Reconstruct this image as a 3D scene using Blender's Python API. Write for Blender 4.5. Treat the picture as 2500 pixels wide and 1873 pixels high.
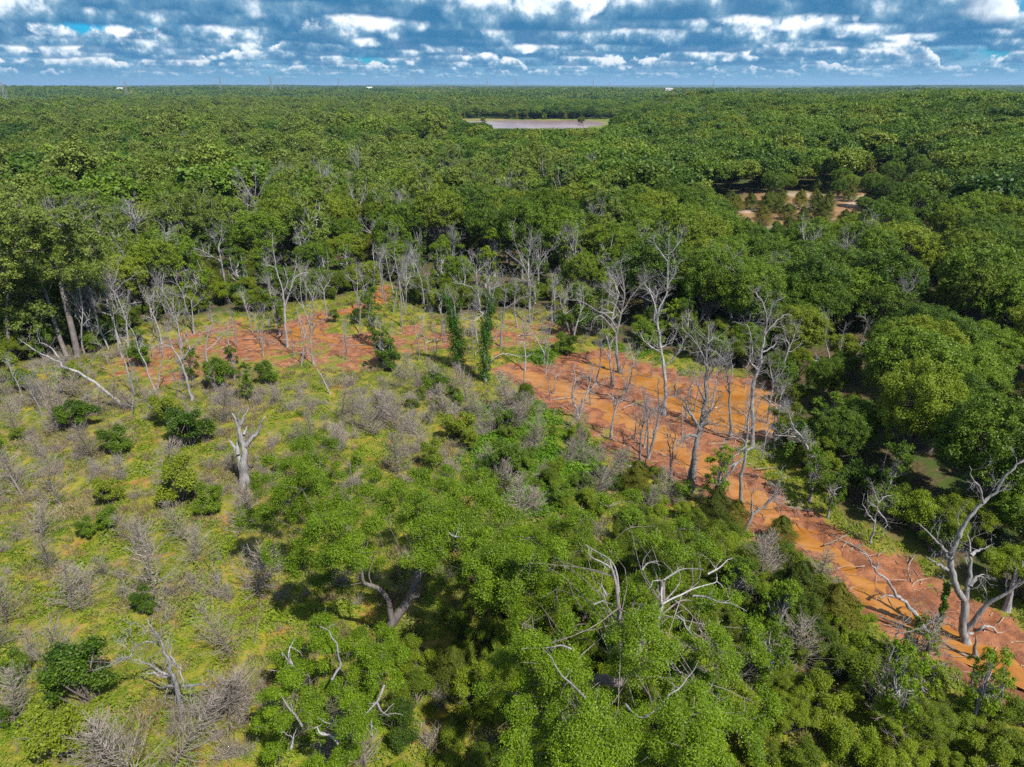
import bpy, math, random
import numpy as np
from mathutils import Vector
R = math.radians
scene = bpy.context.scene
for o in list(bpy.data.objects):
    bpy.data.objects.remove(o)

# ------------------------------------------------------------------ camera
CAMH, PITCH = 35.0, R(23.6)
cam_data = bpy.data.cameras.new("camera")
cam_data.lens, cam_data.sensor_width = 24.0, 36.0
cam_data.clip_start, cam_data.clip_end = 0.5, 90000.0
cam = bpy.data.objects.new("camera", cam_data)
scene.collection.objects.link(cam)
cam.location = (0, 0, CAMH)
cam.rotation_euler = (R(90) - PITCH, 0, 0)
scene.camera = cam

# ------------------------------------------------------------------ light
SUN_EL = R(54)
HAZE = 0.00006
SUN_AZ = R(140)          # clockwise from +Y: behind the viewer, to the right
scene.view_settings.view_transform = 'Standard'
scene.view_settings.look = 'None'
scene.view_settings.gamma = 1.0
scene.view_settings.exposure = 0.75
cy = scene.cycles
cy.max_bounces = 5; cy.diffuse_bounces = 3; cy.glossy_bounces = 2
cy.transmission_bounces = 3; cy.transparent_max_bounces = 4; cy.volume_bounces = 0
cy.use_denoising = False
cy.denoiser = 'OPENIMAGEDENOISE'; cy.denoising_input_passes = 'RGB_ALBEDO_NORMAL'; cy.denoising_prefilter = 'ACCURATE'
cy.sample_clamp_indirect = 4.0

sd = bpy.data.lights.new("sun", 'SUN')
sd.energy, sd.angle, sd.color = 4.6, R(0.5), (1.0, 0.955, 0.88)
sun = bpy.data.objects.new("sun", sd)
scene.collection.objects.link(sun)
sdir = Vector((math.sin(SUN_AZ) * math.cos(SUN_EL), math.cos(SUN_AZ) * math.cos(SUN_EL), math.sin(SUN_EL)))
sun.rotation_euler = sdir.to_track_quat('Z', 'Y').to_euler()
sun.location = (40, -40, 80)


class NT:
    """small helper to write node trees tersely"""
    def __init__(self, nt): self.nt = nt
    def node(self, t, **kw):
        n = self.nt.nodes.new(t)
        for k, v in kw.items(): setattr(n, k, v)
        return n
    def put(self, sock, v):
        if isinstance(v, bpy.types.NodeSocket): self.nt.links.new(v, sock)
        elif v is not None: sock.default_value = v
    def math(self, op, a, b=None, c=None, clamp=False):
        n = self.node('ShaderNodeMath', operation=op, use_clamp=clamp)
        for i, v in enumerate((a, b, c)): self.put(n.inputs[i], v)
        return n.outputs[0]
    def vmath(self, op, a, b=None, scale=None):
        n = self.node('ShaderNodeVectorMath', operation=op)
        self.put(n.inputs[0], a); self.put(n.inputs[1], b)
        if scale is not None: self.put(n.inputs['Scale'], scale)
        return n.outputs['Value'] if op in ('LENGTH', 'DOT_PRODUCT') else n.outputs[0]
    def mix(self, f, a, b, blend='MIX'):
        n = self.node('ShaderNodeMix', data_type='RGBA', blend_type=blend)
        n.clamp_factor = True
        self.put(n.inputs[0], f)
        for s, v in ((n.inputs[6], a), (n.inputs[7], b)):
            self.put(s, v if isinstance(v, bpy.types.NodeSocket) or v is None or len(v) == 4 else (*v, 1))
        return n.outputs[2]
    def noise(self, vec, scale, detail=3, rough=0.5, dist=0.0, col=False):
        n = self.node('ShaderNodeTexNoise')
        self.put(n.inputs['Vector'], vec); self.put(n.inputs['Scale'], scale)
        self.put(n.inputs['Detail'], detail); self.put(n.inputs['Roughness'], rough)
        self.put(n.inputs['Distortion'], dist)
        return n.outputs['Color' if col else 'Fac']
    def ramp(self, f, lo, hi, a=0.0, b=1.0, smooth=True):
        n = self.node('ShaderNodeMapRange')
        n.interpolation_type = 'SMOOTHSTEP' if smooth else 'LINEAR'
        for i, v in enumerate((f, lo, hi, a, b)): self.put(n.inputs[i], v)
        return n.outputs[0]


SKY_GAIN = (0.002, 0.042, 0.072)
world = bpy.data.worlds.new("World")
scene.world = world
world.use_nodes = True
world.node_tree.nodes.clear()
w = NT(world.node_tree)
sky = w.node('ShaderNodeTexSky', sky_type='NISHITA', sun_disc=False, sun_elevation=SUN_EL, sun_rotation=SUN_AZ)
sky.altitude = 300; sky.air_density = 1.0; sky.dust_density = 0.6; sky.ozone_density = 2.0
gen = w.node('ShaderNodeTexCoord').outputs['Generated']
sep = w.node('ShaderNodeSeparateXYZ'); w.put(sep.inputs[0], gen)
hor = w.vmath('NORMALIZE', w.vmath('MULTIPLY', gen, (1, 1, 0)))
hlen = w.vmath('LENGTH', w.vmath('MULTIPLY', gen, (1, 1, 0)))
el = w.math('DIVIDE', sep.outputs[2], w.math('MAXIMUM', hlen, 0.05))      # tangent of the elevation
elv = w.node('ShaderNodeCombineXYZ'); w.put(elv.inputs[2], el)
Q = w.vmath('ADD', hor, elv.outputs[0])                                    # isotropic angular position
skyc = w.mix(1.0, sky.outputs[0], SKY_GAIN, 'MULTIPLY')
# a broken grey-blue deck behind the separate clouds
dk = w.noise(w.vmath('MULTIPLY', Q, (1, 1, 3.2)), 5.0, 3.0, 0.55)
deck_a = w.ramp(w.math('SUBTRACT', dk, w.ramp(el, 0.05, 0.14, 0.0, 0.12)), 0.33, 0.46)


gsep = w.node('ShaderNodeSeparateXYZ'); w.put(gsep.inputs[0], hor)
gn = w.math('MULTIPLY', w.math('SUBTRACT', w.noise(Q, 11.0, 4.0, .6), .5), .22)
gap = w.math('MULTIPLY', w.ramp(w.math('ADD', gsep.outputs[0], gn), .47, .56), w.ramp(w.math('ADD', el, w.math('MULTIPLY', gn, .16)), .062, .080))
open_sky = w.math('SUBTRACT', 1.0, w.math('MULTIPLY', gap, .92))
deck_a = w.math('MULTIPLY', deck_a, open_sky)


def cumulus_band(rows):
    """rows of cumulus at growing distance: flat dark bases low, lit heads above, near rows over far"""
    dk2 = w.noise(w.vmath('MULTIPLY', Q, (1, 1, 4.5)), 15.0, 4.0, 0.62)
    deckc = w.mix(w.ramp(dk2, .36, .66), (0.030, 0.140, 0.270), (0.170, 0.320, 0.440))
    col = w.mix(deck_a, skyc, deckc)
    for k, e0, con in rows:
        f = 0.60 / e0
        off = (17.3 * k + 2, 5.1 * k, 9.7 * k)
        Pk = w.vmath('ADD', w.vmath('SCALE', Q, scale=f * 0.9), off)
        wob = w.noise(Pk, 0.75, 5.0 if e0 < .03 else 7.0, 0.60)
        big = w.noise(w.vmath('ADD', w.vmath('SCALE', hor, scale=f * 0.40), off), 1.0, 1.0, 0.5)
        t = w.math('DIVIDE', w.math('SUBTRACT', el, e0), e0)
        base = w.ramp(w.math('ADD', t, w.math('MULTIPLY', w.math('SUBTRACT', wob, 0.5), 0.5)), -0.05, 0.05)
        top = w.math('MULTIPLY', w.math('MAXIMUM', t, 0.0), 0.31 if e0 < .03 else 0.24)
        d = w.math('SUBTRACT', w.math('ADD', w.math('MULTIPLY', wob, 1.05), w.math('MULTIPLY', big, 1.45)), w.math('ADD', top, 1.125 if e0 < .03 else 1.165))
        a = w.math('MULTIPLY', w.ramp(d, 0.0, 0.06), base)
        if e0 > .05: a = w.math('MULTIPLY', a, open_sky)
        wob2 = w.noise(w.vmath('ADD', Pk, (0.16, 0.0, 0.22)), 0.75, 4.0 if e0 < .03 else 6.0, 0.62)
        rel = w.math('MULTIPLY', w.math('SUBTRACT', wob, wob2), 5.2)
        br = w.math('ADD', w.math('MULTIPLY', t, 1.0), rel)
        br = w.math('SUBTRACT', w.math('ADD', br, 0.28), w.math('MULTIPLY', d, 0.9))
        lit = w.ramp(br, -0.05, 0.8)
        cd = np.array((0.020, 0.118, 0.245)) + np.array((0.03, .05, .07)) * (1 - con)
        cl = np.array((0.92, 0.93, 0.94)) * (0.40 + 0.60 * con)
        cc = w.mix(lit, tuple(cd), w.mix(w.ramp(br, .35, 1.15), (0.15, 0.28, 0.39), tuple(cl)))
        col = w.mix(w.math('MULTIPLY', a, 0.60 + 0.38 * con), col, cc)
    col = w.mix(w.ramp(el, 0.0, 0.032, 0.85, 0.0), col, (0.105, 0.255, 0.380))
    b = w.node('ShaderNodeBackground'); w.put(b.inputs[0], col)
    return b.outputs[0]


e0s = [0.0085, 0.0115, 0.015, 0.019, 0.0235, 0.0285, 0.034, 0.040, 0.047, 0.055, 0.065, 0.078, 0.095, 0.125]
allrows = [(k, e, min(1.0, 0.45 + e * 11)) for k, e in enumerate(e0s)]
# each band of the sky evaluates only the rows that reach into it
hi = w.node('ShaderNodeBackground')
w.put(hi.inputs[0], w.mix(deck_a, w.mix(1.0, sky.outputs[0], (0.075, 0.085, 0.095), 'MULTIPLY'), (0.34, 0.40, 0.47)))
sh = hi.outputs[0]
for top_e, lo_e in ((0.17, 0.060), (0.060, 0.030), (0.030, 0.0)):
    rr = [r for r in allrows if r[1] < top_e * 1.06 and r[1] * 2.9 > lo_e]
    m = w.node('ShaderNodeMixShader')
    w.put(m.inputs[0], w.math('LESS_THAN', el, top_e))
    w.put(m.inputs[1], sh); w.put(m.inputs[2], cumulus_band(rr))
    sh = m.outputs[0]
ow = w.node('ShaderNodeOutputWorld'); w.put(ow.inputs[0], sh)
world.cycles.sampling_method = 'MANUAL'; world.cycles.sample_map_resolution = 256

# ------------------------------------------------------------------ geometry helpers
CP, SP = math.cos(PITCH), math.sin(PITCH)
F0 = 2500 * 24.0 / 36.0


def at(px, py, z=0.0):
    """ground point seen at a position of the survey photograph (2500 x 1873)"""
    u, v = (px - 1250) / F0, (py - 936.5) / F0
    t = (CAMH - z) / (SP + v * CP)
    return np.array((u * t, (CP - v * SP) * t, z))


def upright(px, py, Y):
    """point of the upright plane at depth Y"""
    u, v = (px - 1250) / F0, (py - 936.5) / F0
    t = Y / (CP - v * SP)
    return np.array((u * t, Y, CAMH - t * (SP + v * CP)))


def sm(x): x = np.clip(x, 0, 1); return x * x * (3 - 2 * x)


_r = np.random.default_rng(7)
_waves = [(_r.uniform(-1, 1), _r.uniform(-1, 1), _r.uniform(0, 6.3)) for _ in range(60)]


def wav(x, y, wl, k0, n=8):
    s = 0
    for a, b, c in _waves[k0:k0 + n]:
        m = math.hypot(a, b) + 1e-6
        f = 6.283 / wl * (0.6 + 0.8 * abs(c % 1))
        s = s + np.sin(x * a / m * f + y * b / m * f + c)
    return s / math.sqrt(n)


def seg_dist(x, y, pl, wd):
    """distance to a polyline divided by its local half width, and the plain distance"""
    best = np.full(np.shape(x), 1e9); bd = np.full(np.shape(x), 1e9)
    for (a, b, wa, wb) in zip(pl[:-1], pl[1:], wd[:-1], wd[1:]):
        d = b - a; L2 = d @ d + 1e-9
        t = np.clip(((x - a[0]) * d[0] + (y - a[1]) * d[1]) / L2, 0, 1)
        q = np.hypot(x - a[0] - t * d[0], y - a[1] - t * d[1])
        best = np.minimum(best, q / (wa + (wb - wa) * t)); bd = np.minimum(bd, q)
    return best, bd


def inside(x, y, P):
    r = np.zeros(np.shape(x), bool); n = len(P)
    for i in range(n):
        x1, y1 = P[i]; x2, y2 = P[(i + 1) % n]
        c = ((y1 > y) != (y2 > y)) & (x < (x2 - x1) * (y - y1) / (y2 - y1 + 1e-12) + x1)
        r ^= c
    return r


def poly_sd(x, y, P):
    """signed distance to a polygon, negative inside"""
    Q = [np.array(p) for p in P] + [np.array(P[0])]
    _, d = seg_dist(x, y, Q, [1] * len(Q))
    return np.where(inside(x, y, P), -d, d)


def gpoly(pp): return [tuple(at(a, b)[:2]) for a, b in pp]


CREEK = [(1262, 905, 1.2), (1300, 915, 1.5), (1354, 938, 1.9), (1405, 963, 1.9), (1456, 979, 1.5), (1500, 1005, 1.3), (1546, 1030, 1.3),
         (1600, 1056, 1.7), (1648, 1088, 1.8), (1712, 1125, 1.7), (1750, 1152, 1.4), (1798, 1180, 1.2), (1835, 1215, 1.3),
         (1870, 1250, 1.5), (1928, 1285, 1.6), (1960, 1315, 1.3), (2030, 1345, 0.7), (2085, 1380, 1.0), (2100, 1410, 1.1), (2135, 1450, 1.2), (2177, 1478, 1.3),
         (2230, 1510, 1.2), (2262, 1545, 1.1), (2330, 1560, 1.2), (2400, 1595, 1.1), (2450, 1635, 1.3), (2560, 1700, 1.5)]
BROOK = [(716, 818, 1.5), (745, 796, 1.8), (768, 776, 1.3), (806, 767, .9), (850, 758, .7), (902, 743, .9), (930, 727, .8), (938, 700, .5)]
LOOP = [(745, 800, .8), (778, 815, .8), (815, 828, .6)]
PUDDLES = [gpoly(p) for p in (
    [(1420, 880), (1475, 868), (1505, 880), (1540, 896), (1600, 912), (1660, 935), (1700, 938), (1786, 930), (1856, 938), (1905, 946), (1925, 1000),
     (1915, 1045), (1850, 1057), (1800, 1062), (1745, 1052), (1700, 1022), (1655, 1005), (1625, 985), (1605, 960), (1562, 940), (1523, 925), (1488, 915), (1443, 908)],
    [(865, 832), (905, 830), (915, 842), (880, 848)], [(590, 835), (640, 828), (650, 842), (600, 848)])]
cl = [np.array([at(a, b)[:2] for a, b, c in L]) for L in (CREEK, BROOK, LOOP)]
cw = [[c for a, b, c in L] for L in (CREEK, BROOK, LOOP)]
ISLET = gpoly([(1655, 945), (1700, 950), (1700, 965), (1640, 965)])
MUD = [gpoly(p) for p in (
    [(235, 905), (330, 850), (470, 800), (560, 775), (640, 800), (700, 800), (760, 820), (900, 810), (1010, 790), (1120, 800), (1150, 830), (1060, 860),
     (960, 880), (900, 912), (760, 900), (600, 905), (470, 940), (320, 945)],
    [(1170, 790), (1290, 775), (1420, 765), (1440, 800), (1390, 830), (1290, 850), (1180, 850)],
    [(1240, 890), (1330, 885), (1430, 870), (1580, 890), (1640, 920), (1640, 985), (1690, 1020), (1750, 1060), (1820, 1120), (1900, 1190), (1960, 1260), (1900, 1310),
     (1780, 1230), (1700, 1210), (1610, 1180), (1480, 1120), (1400, 1060), (1280, 960)],
    [(2020, 1290), (2110, 1320), (2220, 1350), (2320, 1420), (2480, 1500), (2620, 1620), (2500, 1700), (2330, 1610), (2200, 1560), (2090, 1440), (2040, 1370)])]
OPEN = gpoly([(-400, 1990), (-400, 905), (-100, 890), (60, 890), (190, 882), (250, 855), (340, 800), (470, 780), (560, 768), (640, 765), (700, 752), (760, 735), (820, 735),
              (900, 705), (930, 690), (955, 695), (990, 715), (1040, 760), (1100, 775), (1200, 772), (1300, 765), (1420, 760), (1440, 800), (1470, 845),
              (1560, 860), (1640, 870), (1760, 900), (1910, 925), (1940, 1000), (1910, 1080), (1990, 1190), (2050, 1265), (2150, 1310), (2260, 1370),
              (2340, 1430), (2430, 1460), (2520, 1500), (2750, 1600), (2900, 1990)])
BRUSH = gpoly([(940, 1990), (960, 1760), (1000, 1640), (1120, 1520), (1230, 1400), (1400, 1310), (1560, 1290), (1660, 1290), (1760, 1310), (1880, 1360), (1980, 1430),
               (2080, 1520), (2180, 1610), (2330, 1690), (2600, 1810), (2800, 1990)])
def hill(x, y):
    r = np.hypot(x, y)
    h = 15 * sm((x - 30) / 200) * sm((y - 90) / 260) * (1 - 0.9 * sm((y - 560) / 420))
    h = h + 2.2 * wav(x, y, 420, 0) * sm((r - 160) / 300)
    h = h + 7.5 * wav(x, y, 2300, 10) * sm((r - 900) / 1500) + 13.0 * wav(x, y, 7000, 20) * sm((r - 3500) / 4000)
    h = h + 26 * sm((r - 9000) / 8000)
    return h


def hpoly(pp):
    out = []
    for a, b in pp:
        z = 0.0
        for _ in range(6): p = at(a, b, z); z = .6 * z + .4 * float(hill(p[0], p[1]))
        out.append((p[0], p[1]))
    return out


CLEARING = hpoly([(1755, 530), (1760, 492), (1850, 480), (1985, 474), (2050, 480), (2100, 462), (2150, 440), (2235, 436), (2265, 450), (2230, 482), (2140, 502), (2070, 535), (1970, 556), (1800, 560)])
CLEARING2 = hpoly([(2240, 555), (2300, 540), (2330, 560), (2290, 590), (2240, 590)])
SHORE_Y0, SHORE_Y1 = 560.0, 800.0
LAKE = [(-95, 690), (-70, 750), (-40, 778), (20, 788), (62, 772), (64, 700), (40, 640), (10, 600), (-40, 590), (-80, 620)]
LAKE = [tuple(np.array(p) + np.array((22, 0))) for p in LAKE]


def ground_fields(x, y):
    x = np.asarray(x, float); y = np.asarray(y, float)
    wx = x + 0.5 * wav(x, y, 5.0, 30) + 0.25 * wav(x, y, 2.0, 40); wy = y + 0.5 * wav(x, y, 5.5, 36) + 0.25 * wav(x, y, 1.8, 44)
    near = (np.abs(x) < 120) & (y < 190) & (y > 0)
    q = np.full(x.shape, 50.0); dist = np.full(x.shape, 99.0); mud = np.full(x.shape, 60.0)
    xn, yn = wx[near], wy[near]
    a = np.full(xn.shape, 50.0); b = np.full(xn.shape, 99.0)
    for L, wd in zip(cl, cw):
        s, d = seg_dist(xn, yn, L, wd); a = np.minimum(a, s); b = np.minimum(b, d)
    for P in PUDDLES:
        s = poly_sd(xn, yn, P); a = np.minimum(a, 1 + s / 2.0); b = np.minimum(b, np.maximum(s + 1.5, 0))
    s = poly_sd(xn, yn, ISLET); a = np.where(s < 0.5, np.maximum(a, 1.5), a)
    m = np.full(xn.shape, 60.0)
    for P in MUD: m = np.minimum(m, poly_sd(xn, yn, P))
    q[near] = a; dist[near] = b; mud[near] = m
    z = hill(x, y)
    mound = 0.22 * wav(x, y, 14, 50) + 0.06 * wav(x, y, 3.0, 33)
    flat = sm((dist - 2) / 6) * sm((mud + 1) / 3)
    bed = np.clip(-0.30 + 0.34 * (q - 1), -0.75, -0.05)
    low = np.where(q < 4, bed, -0.05) + 0.07 * wav(x, y, 1.7, 44) + 0.05 * wav(x, y, .9, 38)
    zn = low * (1 - flat) + (0.30 + mound) * flat
    k = sm((np.hypot(x, y) - 230) / 200)
    z = z + np.where(near, zn, 0.3)
    ls = np.full(x.shape, 500.0); f = (y > 400) & (y < 950) & (np.abs(x) < 350)
    if f.any(): ls[f] = poly_sd(x[f] + 6 * wav(x[f], y[f], 60, 12), y[f] + 6 * wav(x[f], y[f], 60, 18), LAKE)
    lk = sm(1 - (ls - 5) / 90)
    z = z * (1 - lk) + 0.9 * lk
    z = np.where(ls < 4, 0.9 - np.clip((4 - ls) * 0.15, 0, 2.5), z)
    # masks of what the ground is made of
    open_ = np.zeros(x.shape)
    on = poly_sd(x[near], y[near], OPEN)
    open_[near] = sm(0.5 - on / 4)
    wk = np.where(x < 22 + 0 * y, .53, .80)
    mudm = np.clip(sm(0.5 - mud / 3.4) * wk + sm((3.2 - q) / 2.0) * (dist < 6), 0, 1) * open_
    dry = np.zeros(x.shape)
    g = (y > 90) & (y < 420) & (x > 0)
    if g.any():
        d1 = np.minimum(poly_sd(x[g], y[g], CLEARING), poly_sd(x[g], y[g], CLEARING2)); dry[g] = sm(0.5 - d1 / 5)
    gl = np.hypot((x + 62) / 62, (y - 800) / 62) * 40 - 36
    shore = sm(1 - (np.minimum(ls, gl) - 4) / 45)
    return z, mudm, open_, dry, shore, q


def ground_z(x, y): return float(ground_fields(np.array([x]), np.array([y]))[0][0])


def mesh_np(name, V, Fq, mat=None, smooth=False, mats=None, midx=None):
    me = bpy.data.meshes.new(name)
    V = np.asarray(V, np.float32).reshape(-1, 3); Fq = np.asarray(Fq, np.int32)
    k = Fq.shape[1]
    me.vertices.add(len(V)); me.vertices.foreach_set('co', V.ravel())
    me.loops.add(Fq.size); me.loops.foreach_set('vertex_index', Fq.ravel())
    me.polygons.add(len(Fq)); me.polygons.foreach_set('loop_start', np.arange(0, Fq.size, k, dtype=np.int32))
    me.polygons.foreach_set('loop_total', np.full(len(Fq), k, np.int32))
    if smooth: me.polygons.foreach_set('use_smooth', np.ones(len(Fq), bool))
    if mats:
        for m in mats: me.materials.append(m)
        me.polygons.foreach_set('material_index', np.asarray(midx, np.int32))
    elif mat: me.materials.append(mat)
    me.update(calc_edges=True)
    return me


def link(name, me, parent=None, loc=None):
    o = bpy.data.objects.new(name, me); scene.collection.objects.link(o)
    if parent: o.parent = parent
    if loc is not None: o.location = loc
    return o


def thing(name, label, cat, loc=(0, 0, 0), rz=0.0, group=None, me=None, sc=1.0):
    o = bpy.data.objects.new(name, me); scene.collection.objects.link(o)
    o.location = loc; o.rotation_euler = (0, 0, rz)
    o.scale = (sc, sc, sc) if not hasattr(sc, '__len__') else sc
    o['label'] = label; o['category'] = cat
    if group: o['group'] = group
    if me is None: o.empty_display_size = 0.3
    return o


def structure(o): o['kind'] = 'structure'; return o
def stuff(o, label=None, cat=None):
    o['kind'] = 'stuff'
    if label: o['label'] = label
    if cat: o['category'] = cat
    return o


class Tubes:
    def __init__(self): self.p = []
    def add(self, pts, rad, sides=5): self.p.append((np.asarray(pts, float), np.asarray(rad, float), sides))
    def arrays(self):
        groups = {}
        for p, r, s in self.p: groups.setdefault((len(p), s), []).append((p, r))
        VV, FF, base = [], [], 0
        for (n, s), L in groups.items():
            P = np.array([a for a, _ in L]); Rr = np.array([b for _, b in L]); m = len(L)
            T = np.gradient(P, axis=1); T /= np.linalg.norm(T, axis=2, keepdims=True) + 1e-9
            D = P[:, -1] - P[:, 0]; ax = np.argmin(np.abs(D), axis=1)
            ref = np.eye(3)[ax][:, None, :]
            A = np.cross(T, ref); A /= np.linalg.norm(A, axis=2, keepdims=True) + 1e-9
            B = np.cross(T, A)
            th = np.arange(s) * 2 * math.pi / s
            ring = P[:, :, None, :] + Rr[:, :, None, None] * (np.cos(th)[None, None, :, None] * A[:, :, None, :] + np.sin(th)[None, None, :, None] * B[:, :, None, :])
            VV.append(ring.reshape(-1, 3))
            k = np.arange(s); j = np.arange(n - 1)
            a = j[:, None] * s + k[None]; b = j[:, None] * s + (k[None] + 1) % s
            f = np.stack([a, b, b + s, a + s], -1).reshape(-1, 4)
            FF.append((base + np.arange(m)[:, None, None] * n * s + f[None]).reshape(-1, 4))
            base += m * n * s
        return np.concatenate(VV), np.concatenate(FF)
    def mesh(self, name, mat, smooth=True):
        V, Fq = self.arrays(); return mesh_np(name, V, Fq, mat, smooth)


def unit(v): return v / (np.linalg.norm(v) + 1e-9)


def limb(rng, p, d, L, n=6, wig=0.25, up=0.0):
    pts = [np.array(p, float)]; d = unit(np.array(d, float))
    for i in range(n - 1):
        d = unit(d + rng.normal(0, wig, 3) + np.array((0, 0, up)))
        pts.append(pts[-1] + d * L / (n - 1))
    return np.array(pts)


def grow(rng, T, pts, r0, r1, level, kids=(5, 4, 3), ratio=0.55, spread=0.75, wig=0.22, up=0.05, sides=6, lo=0.3, tips=None):
    n = len(pts); T.add(pts, np.linspace(r0, r1, n) , max(3, sides))
    if level <= 0:
        if tips is not None: tips.append(pts[-1])
        return
    L = np.linalg.norm(np.diff(pts, axis=0), axis=1).sum()
    nk = kids[len(kids) - level] if level <= len(kids) else kids[0]
    for k in range(nk):
        f = lo + (1 - lo) * (k + rng.uniform(0.1, 0.9)) / nk
        x = f * (n - 1); i = min(int(x), n - 2); p = pts[i] + (pts[i + 1] - pts[i]) * (x - i)
        t = unit(pts[i + 1] - pts[i]); s = rng.normal(0, 1, 3); s = unit(s - t * (s @ t))
        d = unit(t * (1 - spread * 0.5) + s * spread + np.array((0, 0, up * 3)))
        l = L * ratio * (1.15 - 0.6 * f) * rng.uniform(0.7, 1.25); r = (r0 + (r1 - r0) * f) * 0.62
        q = limb(rng, p, d, l, 5 if level > 1 else 4, wig, up)
        grow(rng, T, q, max(r, 0.006), max(0.3 * r, 0.004), level - 1, kids, ratio, spread, wig, up, sides - 1, 0.25, tips)


def leaf_quads(rng, P, Nn, size, asp=0.55):
    m = len(P); s = rng.normal(0, 1, (m, 3)); Tn = np.cross(Nn, s); Tn /= np.linalg.norm(Tn, axis=1, keepdims=True) + 1e-9
    B = np.cross(Nn, Tn); L = (size * rng.uniform(0.65, 1.3, m))[:, None]
    W = L * asp * rng.uniform(0.7, 1.2, m)[:, None]
    V = np.stack([P - Tn * L * .5, P + B * W * .5 + Tn * L * 0.08, P + Tn * L * .5, P - B * W * .5 + Tn * L * 0.08], 1)
    return V.reshape(-1, 3), np.arange(4 * m).reshape(-1, 4)


def crown_points(rng, blobs, n_total, cc, inner=0.15, nsub=8, leafk=0.0):
    """leaf places in clumps: blobs (x,y,z,r) round the centre cc, each made of smaller tufts"""
    B = np.array(blobs, float); w8 = B[:, 3] ** 2; cnt = np.maximum(3, (n_total * w8 / w8.sum()).astype(int))
    PP, NN = [], []
    sp = 6
    for (x, y, z, r), m in zip(B, cnt):
        m = max(1, m // sp)
        c = np.array((x, y, z)); out = unit(c - cc)
        S = rng.normal(0, 1, (nsub, 3)); S /= np.linalg.norm(S, axis=1, keepdims=True)
        S = S + out * 0.45 + np.array((0, 0, 0.35)); S /= np.linalg.norm(S, axis=1, keepdims=True)
        k = rng.integers(0, nsub, m); rr = r * rng.uniform(0.26, 0.52, nsub)
        D = rng.normal(0, 1, (m, 3)); D /= np.linalg.norm(D, axis=1, keepdims=True)
        D = D + out * 0.35 + np.array((0, 0, 0.45)); D /= np.linalg.norm(D, axis=1, keepdims=True)
        rad = np.where(rng.random(m) < inner, rng.uniform(0.1, 0.8, m), rng.uniform(0.8, 1.12, m))
        ctr = c + S[k] * (r * rng.uniform(0.50, 0.95, nsub))[k][:, None] + D * (rr[k] * rad)[:, None] * np.array((1, 1, 0.8))
        ctr = np.repeat(ctr, sp, 0); D = np.repeat(D, sp, 0); m = m * sp
        PP.append(ctr + rng.normal(0, .105 * (1 + leafk), (m, 3)))
        nn = D * 0.9 + rng.normal(0, 0.5, (m, 3)) + np.array((0, 0, 0.35)); NN.append(nn / np.linalg.norm(nn, axis=1, keepdims=True))
    return np.concatenate(PP), np.concatenate(NN)


# ------------------------------------------------------------------ materials
def new_mat(name):
    m = bpy.data.materials.new(name); m.use_nodes = True; m.node_tree.nodes.clear()
    return m, NT(m.node_tree)


def leaf_mat(name, dark, light, third=None, trans=0.28, patch=0.0, rough=0.5, spec=0.25):
    """leaves: every leaf and every tree has its own shade between two greens"""
    m, n = new_mat(name)
    isl = n.node('ShaderNodeNewGeometry').outputs['Random Per Island']
    oi = n.node('ShaderNodeObjectInfo')
    f = n.math('ADD', n.math('MULTIPLY', isl, 0.55), n.math('MULTIPLY', oi.outputs['Random'], 0.45))
    if patch:
        pn = n.noise(oi.outputs['Location'], patch, 3.0, 0.6)
        f = n.math('ADD', n.math('MULTIPLY', f, 0.5), n.math('MULTIPLY', n.ramp(pn, .32, .68), 0.5))
    tcn = n.noise(n.node('ShaderNodeTexCoord').outputs['Object'], 0.55, 2.0, 0.5)
    f = n.math('ADD', f, n.math('MULTIPLY', n.math('SUBTRACT', tcn, 0.5), 0.9), clamp=True)
    c = n.mix(f, dark, light)
    if third: c = n.mix(n.ramp(n.math('FRACT', n.math('MULTIPLY', oi.outputs['Random'], 7.31)), 0.55, 1.0, 0, .8), c, third)
    b = n.node('ShaderNodeBsdfPrincipled'); n.put(b.inputs['Base Color'], c)
    b.inputs['Roughness'].default_value = rough; b.inputs['Specular IOR Level'].default_value = spec
    t = n.node('ShaderNodeBsdfTranslucent'); n.put(t.inputs[0], n.mix(1.0, c, (1.25, 1.15, 0.55), 'MULTIPLY'))
    mx = n.node('ShaderNodeMixShader'); mx.inputs[0].default_value = trans
    n.put(mx.inputs[1], b.outputs[0]); n.put(mx.inputs[2], t.outputs[0])
    o = n.node('ShaderNodeOutputMaterial'); n.put(o.inputs[0], mx.outputs[0])
    return m


def wood_mat(name, dark, light, scale=(9, 9, 1.6), rnd=0.25):
    m, n = new_mat(name)
    tc = n.node('ShaderNodeTexCoord').outputs['Object']
    a = n.noise(n.vmath('MULTIPLY', tc, scale), 1.0, 4.0, 0.65)
    b2 = n.noise(tc, 0.7, 2.0, 0.5)
    oi = n.node('ShaderNodeObjectInfo').outputs['Random']
    f = n.math('ADD', n.math('MULTIPLY', n.ramp(a, .3, .7), 0.7), n.math('MULTIPLY', n.ramp(b2, .35, .65), 0.3))
    c = n.mix(f, dark, light)
    c = n.mix(1.0, c, n.vmath('SCALE', (1, 1, 1), scale=n.math('ADD', 1 - rnd, n.math('MULTIPLY', oi, 2 * rnd))), 'MULTIPLY')
    b = n.node('ShaderNodeBsdfPrincipled'); n.put(b.inputs['Base Color'], c); b.inputs['Roughness'].default_value = 0.85
    b.inputs['Specular IOR Level'].default_value = 0.2
    bp = n.node('ShaderNodeBump'); bp.inputs['Strength'].default_value = 0.8; bp.inputs['Distance'].default_value = 0.06
    n.put(bp.inputs['Height'], a); n.put(b.inputs['Normal'], bp.outputs[0])
    o = n.node('ShaderNodeOutputMaterial'); n.put(o.inputs[0], b.outputs[0])
    return m


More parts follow.
